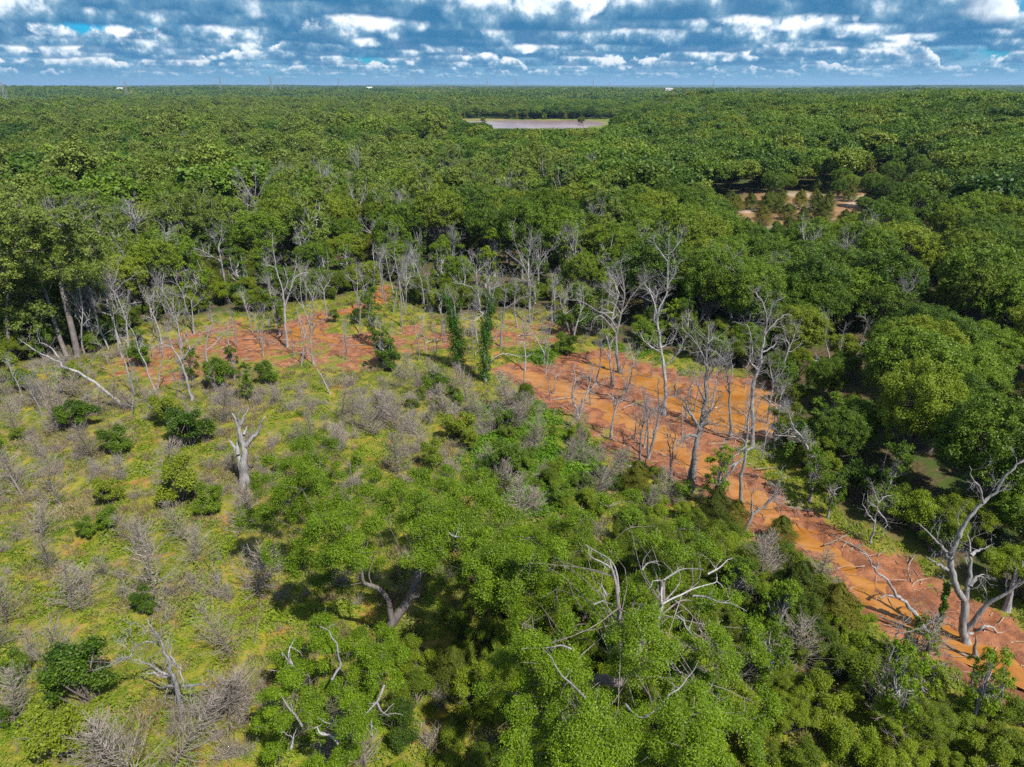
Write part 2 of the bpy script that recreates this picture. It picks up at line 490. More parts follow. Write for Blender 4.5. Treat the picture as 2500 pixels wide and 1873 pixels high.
def flat_mat(name, col, rough=0.6, metal=0.0, var=0.15, scale=3.0):
    m, n = new_mat(name)
    tc = n.node('ShaderNodeTexCoord').outputs['Object']
    a = n.noise(tc, scale, 4.0, 0.6)
    c = n.mix(a, tuple(np.array(col) * (1 - var)), tuple(np.minimum(1, np.array(col) * (1 + var))))
    b = n.node('ShaderNodeBsdfPrincipled'); n.put(b.inputs['Base Color'], c); b.inputs['Roughness'].default_value = rough
    b.inputs['Metallic'].default_value = metal
    o = n.node('ShaderNodeOutputMaterial'); n.put(o.inputs[0], b.outputs[0])
    return m


M = {}
M['oak'] = leaf_mat('oak_leaves', (0.016, 0.050, 0.004), (0.165, 0.255, 0.012), (0.200, 0.240, 0.014), trans=.26)
M['oak_far'] = leaf_mat('distant_leaves', (0.018, 0.056, 0.006), (0.145, 0.230, 0.014), (0.175, 0.215, 0.018), patch=0.02, trans=.26)
M['cotton'] = leaf_mat('pale_leaves', (0.070, 0.112, 0.016), (0.215, 0.265, 0.045), (0.185, 0.265, 0.022), trans=.26)
M['bright'] = leaf_mat('bright_leaves', (0.014, 0.045, 0.002), (0.170, 0.265, 0.006), (0.195, 0.255, 0.008), trans=.26)
M['cedar'] = leaf_mat('cedar_foliage', (0.034, 0.056, 0.005), (0.120, 0.140, 0.010), (0.140, 0.132, 0.012), trans=0.2, rough=0.7)
M['brush'] = leaf_mat('brush_leaves', (0.028, 0.062, 0.003), (0.215, 0.270, 0.009), (0.185, 0.255, 0.009), patch=0.16, trans=.26)
M['weed'] = leaf_mat('weed_leaves', (0.075, 0.130, 0.006), (0.215, 0.285, 0.010), (0.215, 0.230, 0.050), patch=0.09, trans=0.2, rough=0.7)
M['vine'] = leaf_mat('vine_leaves', (0.025, 0.080, 0.005), (0.075, 0.170, 0.010))
M['dead'] = wood_mat('dead_wood', (0.120, 0.112, 0.108), (0.370, 0.350, 0.335))
M['pale'] = wood_mat('bleached_wood', (0.150, 0.110, 0.085), (0.400, 0.310, 0.230), (5, 5, 5), .35)
M['bark'] = wood_mat('bark', (0.075, 0.062, 0.056), (0.235, 0.200, 0.180))
M['twig'] = wood_mat('dead_twigs', (0.185, 0.152, 0.125), (0.365, 0.315, 0.265), (3, 3, 3), 0.18)
M['twig_dark'] = wood_mat('dead_stem', (0.100, 0.080, 0.070), (0.220, 0.190, 0.165))


def ground_mat():
    m, n = new_mat('ground')
    pos = n.node('ShaderNodeNewGeometry').outputs['Position']
    att = lambda a: n.node('ShaderNodeAttribute', attribute_name=a).outputs['Fac']
    mud, opn, dry, shore = att('mud'), att('open'), att('dry'), att('shore')
    n1 = n.noise(pos, 0.35, 5.0, 0.62); n2 = n.noise(pos, 2.2, 4.0, 0.65); n3 = n.noise(pos, 0.09, 3.0, 0.55); n4 = n.noise(pos, 9.0, 3.0, 0.6)
    grass = n.mix(n.ramp(n1, .35, .65), (0.110, 0.130, 0.008), (0.245, 0.225, 0.014))
    grass = n.mix(n.ramp(n2, .30, .75, 0, .7), grass, (0.205, 0.160, 0.045))
    soil = n.mix(n.ramp(n2, .3, .7), (0.190, 0.065, 0.022), (0.340, 0.135, 0.050))
    bare = n.ramp(n.math('ADD', n1, n.math('MULTIPLY', n2, 0.35)), 0.70, 0.84)
    g = n.mix(n.math('MULTIPLY', bare, 0.62), grass, soil)
    wetmud = n.mix(n.ramp(n.noise(pos, 0.8, 5.0, 0.65), .35, .65), (0.140, 0.048, 0.020), (0.300, 0.118, 0.050))
    wetmud = n.mix(n.ramp(n4, .45, .75, 0, .45), wetmud, (0.240, 0.130, 0.085))
    mm = n.ramp(n.math('ADD', mud, n.math('MULTIPLY', n.math('ADD', n.math('SUBTRACT', n1, 0.5), n.math('MULTIPLY', n.math('SUBTRACT', n2, 0.5), .5)), 2.3)), 0.38, 0.60)
    g = n.mix(mm, g, wetmud)
    litter = n.mix(n.ramp(n2, .35, .65), (0.050, 0.036, 0.018), (0.110, 0.080, 0.035))
    litter = n.mix(n.ramp(n1, .45, .6), litter, (0.045, 0.070, 0.010))
    fars = n.mix(n.ramp(n.noise(pos, 0.012, 6.0, 0.7), .35, .65), (0.022, 0.050, 0.008), (0.060, 0.090, 0.012))
    dist = n.vmath('LENGTH', pos)
    lf = n.mix(n.ramp(dist, 230.0, 420.0), litter, fars)
    c = n.mix(opn, lf, g)
    tan = n.mix(n.ramp(n1, .4, .6), (0.270, 0.130, 0.072), (0.220, 0.150, 0.062))
    tan = n.mix(n.ramp(n.noise(pos, 0.06, 3.0, .5), .52, .6), tan, (0.36, 0.27, 0.19))
    c = n.mix(dry, c, tan)
    sh = n.mix(n.ramp(n.noise(pos, 0.05, 4.0, .6), .4, .6), (0.085, 0.130, 0.018), (0.165, 0.175, 0.040))
    sh = n.mix(n.ramp(shore, .95, 1.0, 0, .35), sh, (0.26, 0.15, 0.08))
    c = n.mix(n.ramp(shore, 0.1, 0.5), c, sh)
    b = n.node('ShaderNodeBsdfPrincipled'); n.put(b.inputs['Base Color'], c)
    n.put(b.inputs['Roughness'], n.ramp(mm, 0, 1, 0.95, 0.62)); b.inputs['Specular IOR Level'].default_value = 0.25
    bp = n.node('ShaderNodeBump'); bp.inputs['Strength'].default_value = 0.7; bp.inputs['Distance'].default_value = 0.25
    n.put(bp.inputs['Height'], n.math('ADD', n2, n.math('MULTIPLY', n4, 0.4))); n.put(b.inputs['Normal'], bp.outputs[0])
    o = n.node('ShaderNodeOutputMaterial'); n.put(o.inputs[0], b.outputs[0])
    return m


def water_mat(name, c1, c2, sc=0.25, rough=0.12):
    m, n = new_mat(name)
    pos = n.node('ShaderNodeNewGeometry').outputs['Position']
    a = n.noise(n.vmath('MULTIPLY', pos, (1, 1.6, 1)), sc, 4.0, 0.6, 1.0)
    c = n.mix(n.ramp(a, .35, .65), c1, c2)
    b = n.node('ShaderNodeBsdfPrincipled'); n.put(b.inputs['Base Color'], c); b.inputs['Roughness'].default_value = rough
    b.inputs['IOR'].default_value = 1.33
    bp = n.node('ShaderNodeBump'); bp.inputs['Strength'].default_value = 0.15; bp.inputs['Distance'].default_value = 0.05
    n.put(bp.inputs['Height'], n.noise(pos, 3.0, 3.0)); n.put(b.inputs['Normal'], bp.outputs[0])
    o = n.node('ShaderNodeOutputMaterial'); n.put(o.inputs[0], b.outputs[0])
    return m


# ------------------------------------------------------------------ ground and water
def axis(lo, hi, step, far, ratio=1.10):
    a = list(np.arange(lo, hi + 1e-6, step)); s = step; x = hi
    while x < far: s *= ratio; x += s; a.append(x)
    s = step; x = lo; b = []
    while x > -far: s *= ratio; x -= s; b.append(x)
    return np.array(b[::-1] + a)


gx = axis(-75, 95, 0.42, 42000); gy = axis(16, 128, 0.42, 42000)
GX, GY = np.meshgrid(gx, gy)
gz, gmud, gopen, gdry, gshore, gq = ground_fields(GX.ravel(), GY.ravel())
nx, ny = len(gx), len(gy)
idx = np.arange(nx * ny).reshape(ny, nx)
gf = np.stack([idx[:-1, :-1], idx[:-1, 1:], idx[1:, 1:], idx[1:, :-1]], -1).reshape(-1, 4)
gme = mesh_np('ground', np.stack([GX.ravel(), GY.ravel(), gz], 1), gf, ground_mat(), True)
for nm, arr in (('mud', gmud), ('open', gopen), ('dry', gdry), ('shore', gshore)):
    gme.attributes.new(nm, 'FLOAT', 'POINT').data.foreach_set('value', arr.astype(np.float32))
structure(link('ground', gme))

wat = water_mat('muddy_water', (0.255, 0.098, 0.016), (0.340, 0.155, 0.042))
lakew = water_mat('lake_water', (0.230, 0.150, 0.140), (0.300, 0.205, 0.200), 0.02, 0.2)


def sheet(name, pts, z, mat):
    bm_v = [(x, y, z) for x, y in pts]; me = bpy.data.meshes.new(name)
    me.from_pydata(bm_v, [], [list(range(len(bm_v)))]); me.materials.append(mat); me.update()
    return structure(link(name, me))


sheet('creek_water', [(-38, 62), (10, 52), (60, 8), (150, 8), (130, 46), (62, 92), (30, 110), (-38, 132)], -0.30, wat)
sheet('lake_water', [tuple(np.array((0, 690)) + (np.array(p) - np.array((0, 690))) * 1.05) for p in LAKE], 0.55, lakew)

# ------------------------------------------------------------------ tree prototypes (each mesh is shared by its copies)
def round_blobs(rng, R, Hc, flat, n, rb, cut=-0.35, irregular=0.17):
    out = []
    for i in range(n):
        z = 1 - (i + 0.5) / n * (1 - cut); a = i * 2.39996 + rng.uniform(-.4, .4)
        s = math.sqrt(max(0, 1 - z * z)); k = rng.uniform(1 - irregular * 2, 1 + irregular * .6)
        out.append((R * .74 * s * math.cos(a) * k, R * .74 * s * math.sin(a) * k, Hc + R * flat * .8 * z * k, R * rb * rng.uniform(.75, 1.25)))
    return out


def tree_wood(rng, blobs, H0, r, lean=0.0, twig=2, n_main=6, z0=0.0):
    """a tapered trunk that divides into limbs, one to every clump of the crown"""
    T = Tubes(); B = np.array(blobs); top = np.array((lean, 0, np.median(B[:, 2])))
    tr = limb(rng, (0, 0, -0.3), (lean / max(H0, 1), 0, 1), H0 + .3, n_main, 0.06, 0.1)
    T.add(tr, np.linspace(r * 1.12, r * 0.5, len(tr)) + np.array([r * .3] + [0] * (len(tr) - 1)), 8)
    for b in B:
        f = rng.uniform(0.45, 1.0); x = f * (len(tr) - 1); i = min(int(x), len(tr) - 2)
        p = tr[i] + (tr[i + 1] - tr[i]) * (x - i); e = b[:3]
        m = (p + e) / 2 + rng.normal(0, .08, 3) * np.linalg.norm(e - p) + np.array((0, 0, -0.06 * np.linalg.norm(e - p)))
        pts = np.array([p, (p + m) / 2 + rng.normal(0, .05, 3), m, (m + e) / 2 + rng.normal(0, .08, 3), e])
        r0 = r * 0.42 * (1.25 - 0.5 * f)
        T.add(pts, np.linspace(r0, r0 * .25, 5), 5)
        for _ in range(twig):
            d = unit(rng.normal(0, 1, 3) + unit(e - p)); q = limb(rng, pts[3], d, b[3] * 1.2, 4, .3)
            T.add(q, np.linspace(r0 * .3, .01, 4), 3)
    return T


def protos(prefix, seeds, fn): return [fn(np.random.default_rng(s), f"{prefix}") for s in seeds]


def oak_pair(R, H, n, leaf, nleaf, mat, flat=.62, rb=.33, cut=-.8):
    def f(rng, nm):
        bl = round_blobs(rng, R, H - R * flat * .9, flat, n, rb, cut)
        P, Nn = crown_points(rng, bl, nleaf, np.array((0, 0, H - R * flat * 1.2)))
        V, Fq = leaf_quads(rng, P, Nn, leaf)
        return (tree_wood(rng, bl, (H - R * flat) * .8, R * .055).mesh(nm + '_trunk', M['bark']), mesh_np(nm + '_crown', V, Fq, mat))
    return f


def tall_pair(R, H, leaf, nleaf, mat):
    def f(rng, nm):
        bl = []
        for i in range(23):
            t = rng.uniform(0, 1); a = rng.uniform(0, 6.28); rr = R * (0.30 + 0.5 * math.sin(math.pi * min(1, (0.12 + t * .8)))) * rng.uniform(.5, 1.1)
            bl.append((rr * math.cos(a), rr * math.sin(a), H * (0.24 + 0.70 * t), R * rng.uniform(.24, .42)))
        P, Nn = crown_points(rng, bl, nleaf, np.array((0, 0, H * .55)), nsub=6)
        V, Fq = leaf_quads(rng, P, Nn, leaf)
        return (tree_wood(rng, bl, H * .6, .26, rng.uniform(-.5, .5)).mesh(nm + '_trunk', M['dead']), mesh_np(nm + '_crown', V, Fq, mat))
    return f


def cedar_pair(R, H, nleaf, leaf):
    def f(rng, nm):
        T = Tubes(); T.add([(0, 0, -.2), (0, 0, H * .5), (0, 0, H * .95)], (.13, .08, .02), 6)
        t = rng.random(nleaf) ** 0.8; a = rng.uniform(0, 6.28, nleaf)
        lob = 1 + .24 * np.sin(a * 4 + t * 11 + rng.uniform(0, 6)) + .22 * np.sin(a * 3 - t * 23) + .15 * np.sin(a * 7 + t * 41)
        rr = R * (1 - t ** 1.8) ** .9 * np.minimum(1, (t + .06) * 6) ** .5 * lob * rng.uniform(.62, 1.05, nleaf)
        P = np.stack([rr * np.cos(a), rr * np.sin(a), H * (.06 + .94 * t) + rng.normal(0, .05, nleaf)], 1)
        Nn = np.stack([np.cos(a), np.sin(a), np.full(nleaf, .5)], 1) + rng.normal(0, .5, (nleaf, 3)); Nn /= np.linalg.norm(Nn, axis=1, keepdims=True)
        V, Fq = leaf_quads(rng, P, Nn, leaf, .45)
        return (T.mesh(nm + '_trunk', M['bark']), mesh_np(nm + '_crown', V, Fq, M['cedar']))
    return f


def bush_pair(R, H, nleaf, leaf, mat, n=9, rr=(.26, .46)):
    def f(rng, nm):
        bl = [(rng.uniform(-1, 1) * R * .62, rng.uniform(-1, 1) * R * .62, H * rng.uniform(.25, .85), R * rng.uniform(*rr)) for _ in range(n)]
        P, Nn = crown_points(rng, bl, nleaf, np.array((0, 0, H * .2)), nsub=7)
        V, Fq = leaf_quads(rng, P, Nn, leaf)
        T = Tubes()
        for b in bl:
            e = np.array(b[:3]); p = np.array((rng.uniform(-.2, .2), rng.uniform(-.2, .2), -.1)); m = (p + e) / 2 + rng.normal(0, .15, 3)
            T.add([p, m, e, e + rng.normal(0, .3, 3) + (0, 0, b[3] * .9)], (.05, .035, .02, .008), 4)
            for _ in range(4): T.add(limb(rng, e, rng.normal(0, 1, 3) + (0, 0, .7), b[3] * rng.uniform(1.2, 2.0), 4, .2), (.018, .014, .010, .005), 3)
        return (T.mesh(nm + '_stems', M['twig_dark']), mesh_np(nm + '_foliage', V, Fq, mat))
    return f


OAK = protos('oak', (1, 2, 3, 4, 5, 6), oak_pair(4.3, 9.5, 74, .22, 26000, M['oak'], .66, .235))
OAKB = protos('broad_oak', (11, 12, 13), oak_pair(4.3, 9.0, 84, .165, 60000, M['oak'], .7, .225))
COT = protos('tall_tree', (21, 22, 23, 24), tall_pair(3.9, 14.5, .27, 14000, M['cotton']))
SLIM = protos('slim_tree', (31, 32, 33, 34), tall_pair(2.3, 10.5, .22, 7000, M['bright']))
CED = protos('cedar', (41, 42, 43), cedar_pair(2.7, 5.8, 30000, .15))
BUSH = protos('bush', (51, 52, 53, 54), bush_pair(1.5, 2.3, 22000, .088, M['brush'], 16, (.17, .36)))
BTREE = protos('brush_tree', (61, 62, 63, 64), bush_pair(2.5, 5.0, 66000, .090, M['brush'], 34, (.15, .30)))
DBUSH = protos('dark_bush', (71, 72, 73), bush_pair(1.2, 2.6, 13000, .115, M['oak'], 13, (.2, .42)))


def plant(kind, names, pair, loc, sc, label, cat, group, rng):
    s = (sc * rng.uniform(.85, 1.15), sc * rng.uniform(.85, 1.15), sc * rng.uniform(.85, 1.15))
    t = thing(kind, label, cat, loc, rng.uniform(0, 6.28), group, sc=s)
    for nm, me in zip(names, pair): link(nm, me, t)
    return t


def dead_juniper(rng, nm):
    H = rng.uniform(3.9, 5.2); wd = rng.uniform(.75, 1.15); T = Tubes(); B = Tubes()
    tr = limb(rng, (0, 0, -.1), (rng.normal(0, .14), rng.normal(0, .14), 1), H, 7, .07, .08)
    T.add(tr, np.linspace(.075, .012, 7), 6)
    n = int(rng.uniform(70, 135))
    for i in range(n):
        f = .07 + .9 * (i + rng.random()) / n; x = f * 6; k = min(int(x), 5); p = tr[k] + (tr[k + 1] - tr[k]) * (x - k)
        a = i * 2.4 + rng.uniform(-.5, .5); L = (2.35 * wd * (1 - f) ** rng.uniform(.45, .8) + .15) * rng.uniform(.55, 1.15) * min(1, .55 + f * 3)
        up = .30 + .75 * f
        q = [p]; d = unit(np.array((math.cos(a), math.sin(a), up * .7)))
        for s in range(4): d = unit(d + rng.normal(0, .10, 3) + (0, 0, .10)); q.append(q[-1] + d * L / 4)
        q = np.array(q); B.add(q, np.linspace(.022, .006, 5), 3)
        for s in range(10):
            g = .2 + .78 * rng.random(); xx = g * 4; kk = min(int(xx), 3); pp = q[kk] + (q[kk + 1] - q[kk]) * (xx - kk)
            t = unit(q[kk + 1] - q[kk]); dd = unit(t * .8 + rng.normal(0, .55, 3) + (0, 0, .22)); l = L * rng.uniform(.16, .34)
            B.add([pp, pp + dd * l * .5, pp + unit(dd + (0, 0, .25)) * l], (.0085, .006, .004), 3)
    return (T.mesh('dead_juniper_stem', M['twig_dark']), B.mesh('dead_juniper_twigs', M['twig'], False))


DJ = protos('dead_juniper', range(81, 90), dead_juniper)


def snag_mesh(seed, H=9.0, r=.2):
    rng = np.random.default_rng(seed); T = Tubes()
    tr = limb(rng, (0, 0, -.4), (rng.normal(0, .08), rng.normal(0, .08), 1), H * .72, 8, .07, .06)
    T.add(tr, np.linspace(r, r * .45, 8), 7)
    for k in range(rng.integers(2, 4)):
        d = unit(np.array((rng.normal(0, .45), rng.normal(0, .45), 1.0))); q = limb(rng, tr[-1 - k % 2], d, H * .42, 7, .16, .08)
        grow(rng, T, q, r * .45, .02, 3, (7, 5, 3), .55, .8, .2, .06, 6, .15)
    for k in range(5):
        i = rng.integers(2, 7); d = unit(np.array((rng.normal(0, 1), rng.normal(0, 1), .5))); q = limb(rng, tr[i], d, H * rng.uniform(.12, .3), 5, .2, .06)
        grow(rng, T, q, r * .32, .015, 2, (5, 3), .55, .8, .22, .06, 5)
    return T.mesh('snag', M['dead'])


def pole_mesh(seed, H=5.0, r=.09):
    rng = np.random.default_rng(seed); T = Tubes()
    tr = limb(rng, (0, 0, -.3), (rng.normal(0, .05), rng.normal(0, .05), 1), H, 7, .05, .05); T.add(tr, np.linspace(r, r * .3, 7), 6)
    for k in range(9):
        i = rng.integers(1, 6); d = unit(np.array((rng.normal(0, 1), rng.normal(0, 1), .35)))
        T.add(limb(rng, tr[i], d, rng.uniform(.25, 1.1), 4, .2), np.linspace(r * .3, .006, 4), 3)
    return T.mesh('bare_pole', M['dead'])


def log_mesh(seed, L=4.0, r=.10):
    rng = np.random.default_rng(seed); T = Tubes()
    q = limb(rng, (-L / 2, 0, r * .8), (1, rng.normal(0, .1), 0), L, 8, .10, 0); q[:, 2] = r * .8 + rng.uniform(0, .12, 8)
    rad = np.linspace(r, r * .45, 8); q2 = np.vstack([q[:1], q, q[-1:]]); rad2 = np.concatenate([[.001], rad, [.001]])
    T.add(q2, rad2, 8)
    for k in range(6):
        i = rng.integers(2, 7); d = unit(np.array((rng.normal(.3, .6), rng.normal(0, 1), rng.uniform(.0, .5))))
        b = limb(rng, q[i], d, rng.uniform(.4, L * .35), 5, .2, -.03); b[:, 2] = np.maximum(b[:, 2], .02)
        T.add(b, np.linspace(r * .35, .01, 5), 4)
    return T.mesh('log', M['pale'])


SNAG = [snag_mesh(100 + i) for i in range(7)]
POLE = [pole_mesh(120 + i) for i in range(4)]
LOG = [log_mesh(130 + i) for i in range(6)]

# ------------------------------------------------------------------ woods: places of the trees
def blocked(x, y):
    """places kept free of forest trees"""
    b = poly_sd(x, y, OPEN) < 2.0
    b |= poly_sd(x, y, CLEARING) < 3.0
    b |= poly_sd(x, y, CLEARING2) < 2.0
    b |= poly_sd(x, y, LAKE) < 24
    b |= np.hypot((x + 62) / 62, (y - 800) / 62) < .9
    b |= np.hypot(x, y) < 48
    for (fx, fy, fr) in FIELDS: b |= np.hypot((x - fx) / fr[0], (y - fy) / fr[1]) < 1
    return b


FIELDS = [(-365, 445, (60, 20)), (-600, 965, (38, 75)), (458, 1010, (60, 70)), (-700, 2500, (420, 110)), (-900, 3300, (500, 160)), (600, 3600, (500, 160)), (1500, 3100, (400, 120))]


def hexpts(rng, s, y0, y1, jit=.36):
    ys = np.arange(y0, y1, s * .87); out = []
    for j, yy in enumerate(ys):
        w_ = yy * .80 + 30; xs = np.arange(-w_, w_, s) + (j % 2) * s / 2
        out.append(np.stack([xs, np.full(len(xs), yy)], 1))
    P = np.concatenate(out); return P + rng.normal(0, s * jit * .6, P.shape)


HANDS = [at(557 * 1.13, 520 * 1.13), at(385 * 1.13, 440 * 1.13), at(1294, 755), at(224, 841), at(2031, 904), at(980, 800), at(1040, 755), at(870, 590), at(960, 600), at(430, 740), at(660, 640), at(1170, 600)]


def lowfac(x, y):
    """growth is low right in front of the clearings, so that their ground shows"""
    r = math.hypot(x, y); f = 1.0
    for g in HANDS:
        gr = math.hypot(g[0], g[1]); al = (x * g[0] + y * g[1]) / gr; ac = abs(x * g[1] - y * g[0]) / gr
        if ac < 4.5 and -26 < al - gr < 2: f = min(f, .5 if al - gr > -13 else .7)
    for P in (CLEARING, CLEARING2):
        for sft, v in ((8, .26), (18, .32), (30, .42), (42, .55), (56, .72), (70, .85)):
            k = 1 + sft / r
            if inside(np.array([x * k]), np.array([y * k]), P)[0]: f = min(f, v)
    return f


rw = np.random.default_rng(5)
near_pts = hexpts(rw, 6.7, 45, 330)
near_pts = near_pts[~blocked(near_pts[:, 0], near_pts[:, 1])]
near_pts = near_pts[np.argsort(np.hypot(near_pts[:, 0], near_pts[:, 1]))]
HANDS = [at(557 * 1.13, 520 * 1.13), at(385 * 1.13, 440 * 1.13), at(1294, 755), at(224, 841), at(2031, 904), at(980, 800), at(1040, 755)]


def px_of(x, y, z=0.0):
    f = y * CP + (CAMH - z) * SP; v = ((CAMH - z) * CP - y * SP) / f
    return 1250 + F0 * x / f, 936.5 + F0 * v


count = {}
REST = []
def place_words(px, edge):
    """where in the woods: by what stands in front, and how deep"""
    for lim, w_ in ((250, 'at the left picture edge'), (560, 'behind the left mudflat'), (850, 'behind the orange puddle'), (1110, 'behind the brook bend'), (1370, 'straight below the lake'),
                    (1620, 'behind the many-armed dead tree'), (1860, 'behind the orange pool'), (2180, 'below the tan clearing'), (2360, 'right of the tan clearing'), (9999, 'at the right edge')):
        if px < lim: break
    row = 'in the front row' if edge < 9 else ('in the second row' if edge < 24 else ('deep in the woods' if edge < 60 else 'far back in the woods'))
    return row + ' ' + w_


def size_word(s): return 'large' if s > 1.06 else ('small' if s < .92 else 'middling')


for x, y in near_pts:
    z = ground_z(x, y); px, py = px_of(x, y, z); d = math.hypot(x, y)
    if not (-120 < px < 2620): continue
    reg = 'left' if px < 850 else ('middle' if px < 1480 else 'right')
    edge = float(poly_sd(np.array([x]), np.array([y]), OPEN)[0])
    u = rw.random(); low = lowfac(x, y)
    nearclear = poly_sd(np.array([x]), np.array([y]), CLEARING)[0] < 16
    if nearclear and u < .6: k = 'cedar'
    elif edge < 16 and reg != 'right' and u < .72: k = 'slim'
    elif edge < 5 and u < .35: k = 'slim'
    elif reg == 'left' and u < .42: k = 'cot'
    elif reg == 'middle' and u < .28: k = 'cot'
    elif u > .955: k = 'cedar'
    elif edge < 34 and reg == 'middle' and u < .5: k = 'slim'
    else: k = 'oak'
    if d > 238 or count.get(k, 0) >= 296:
        REST.append((x, y, z, k, low)); continue
    count[k] = count.get(k, 0) + 1
    if k == 'oak':
        pr = OAKB if d < 105 else OAK
        tall = 0.80 if edge < 8 else 1.0
        sc_ = rw.uniform(.74, 1.26) * tall; plant('oak_tree', ('trunk', 'crown'), pr[rw.integers(len(pr))], (x, y, z), sc_ * low * (1.04 if reg == 'right' else 1.10), f'{size_word(sc_)} round-crowned green oak ' + place_words(px, edge), 'tree', 'oaks of the woods', rw)
    elif k == 'cot':
        sc_ = rw.uniform(.75, 1.4); plant('cottonwood_tree', ('trunk', 'crown'), COT[rw.integers(len(COT))], (x, y, z), sc_ * low * .86, f'{size_word(sc_)} tall-crowned pale cottonwood ' + place_words(px, edge), 'tree', 'cottonwoods of the woods', rw)
    elif k == 'slim':
        sc_ = rw.uniform(.76, 1.24); plant('young_tree', ('trunk', 'crown'), SLIM[rw.integers(len(SLIM))], (x, y, z), sc_ * low * .86, f'{size_word(sc_)} slim light green young tree ' + place_words(px, edge), 'tree', 'slim young trees of the woods', rw)
    else:
        sc_ = rw.uniform(.8, 1.25)
        plant('cedar_tree', ('trunk', 'crown'), CED[rw.integers(len(CED))], (x, y, z), sc_ * (.62 + .38 * low), size_word(sc_) + ' olive cedar ' + place_words(px, edge), 'tree', 'cedars of the woods', rw)


# ------------------------------------------------------------------ scattering for what nobody could count
def scatter(name, P, rot, scl, idx, sources, label, cat):
    me = bpy.data.meshes.new(name); me.vertices.add(len(P)); me.vertices.foreach_set('co', np.asarray(P, np.float32).ravel())
    me.attributes.new('rot', 'FLOAT_VECTOR', 'POINT').data.foreach_set('vector', np.asarray(rot, np.float32).ravel())
    me.attributes.new('scl', 'FLOAT_VECTOR', 'POINT').data.foreach_set('vector', np.asarray(scl, np.float32).ravel())
    me.attributes.new('pick', 'INT', 'POINT').data.foreach_set('value', np.asarray(idx, np.int32))
    me.update()
    c = bpy.data.collections.new(name + '_sources')
    for i, s in enumerate(sources): c.objects.link(bpy.data.objects.new(f'{name}_source_{i:02d}', s))
    ng = bpy.data.node_groups.new(name, 'GeometryNodeTree')
    ng.interface.new_socket('Geometry', in_out='INPUT', socket_type='NodeSocketGeometry')
    ng.interface.new_socket('Geometry', in_out='OUTPUT', socket_type='NodeSocketGeometry')
    gi = ng.nodes.new('NodeGroupInput'); go = ng.nodes.new('NodeGroupOutput')
    ci = ng.nodes.new('GeometryNodeCollectionInfo'); ci.inputs['Collection'].default_value = c
    ci.inputs['Separate Children'].default_value = True; ci.inputs['Reset Children'].default_value = True
    ip = ng.nodes.new('GeometryNodeInstanceOnPoints'); ip.inputs['Pick Instance'].default_value = True
    def na(n, t):
        a = ng.nodes.new('GeometryNodeInputNamedAttribute'); a.data_type = t; a.inputs[0].default_value = n; return a.outputs[0]
    L = ng.links.new
    L(gi.outputs[0], ip.inputs['Points']); L(ci.outputs[0], ip.inputs['Instance']); L(na('pick', 'INT'), ip.inputs['Instance Index'])
    er = ng.nodes.new('FunctionNodeEulerToRotation'); L(na('rot', 'FLOAT_VECTOR'), er.inputs[0]); L(er.outputs[0], ip.inputs['Rotation'])
    L(na('scl', 'FLOAT_VECTOR'), ip.inputs['Scale']); L(ip.outputs[0], go.inputs[0])
    o = link(name, me); md = o.modifiers.new('scatter', 'NODES'); md.node_group = ng
    return stuff(o, label, cat)


def far_tree(seed, R, H, n, leaf, nleaf, mat, flat=.6):
    rng = np.random.default_rng(seed); bl = round_blobs(rng, R, H - R * flat * .9, flat, n, .29, -.45, .2)
    P, Nn = crown_points(rng, bl, nleaf, np.array((0, 0, H - R * flat * 1.2)), nsub=6, leafk=2.0)
    V, Fq = leaf_quads(rng, P, Nn, leaf, .7); return mesh_np('far_tree', V, Fq, mat)


def far_patch(seed):
    rng = np.random.default_rng(seed); bl = []
    for i in range(34):
        x, y = rng.uniform(-26, 26, 2)
        bl.append((x, y, rng.uniform(5.5, 9.5), rng.uniform(3.2, 5.2)))
    P, Nn = crown_points(rng, bl, 3600, np.array((0, 0, -30)), nsub=5, leafk=5.0)
    V, Fq = leaf_quads(rng, P, Nn, 1.9, .75)
    g = np.array([(-34, -34, 3.5), (34, -34, 3.5), (34, 34, 3.5), (-34, 34, 3.5)], float)
    return mesh_np('far_patch', V, Fq, M['oak_far'])


FART = [far_tree(200 + i, 4.4, 9.5, 34, .56, 4200, M['oak_far']) for i in range(5)] + [far_tree(220 + i, 3.6, 12.5, 30, .52, 3800, M['cotton'], 1.1) for i in range(2)]
CEDF = [cedar_pair(2.2, 6.5, 2500, .45)(np.random.default_rng(230), 'far_cedar')[1]]
PATCH = [far_patch(240 + i) for i in range(4)]
mid = hexpts(rw, 7.0, 330 * .95, 1150); mid = mid[~blocked(mid[:, 0], mid[:, 1])]
mz = ground_fields(mid[:, 0], mid[:, 1])[0]
X = np.concatenate([mid[:, 0], [a[0] for a in REST]]); Y = np.concatenate([mid[:, 1], [a[1] for a in REST]]); Z = np.concatenate([mz, [a[2] for a in REST]])
D = np.hypot(X, Y)
s = rw.uniform(.66, 1.36, len(X)) * (1 + 0.18 * wav(X, Y, 160, 5))
s = s * np.array([lowfac(a, b) if (60 < a < 260 and 120 < b < 380) else 1.0 for a, b in zip(X, Y)])
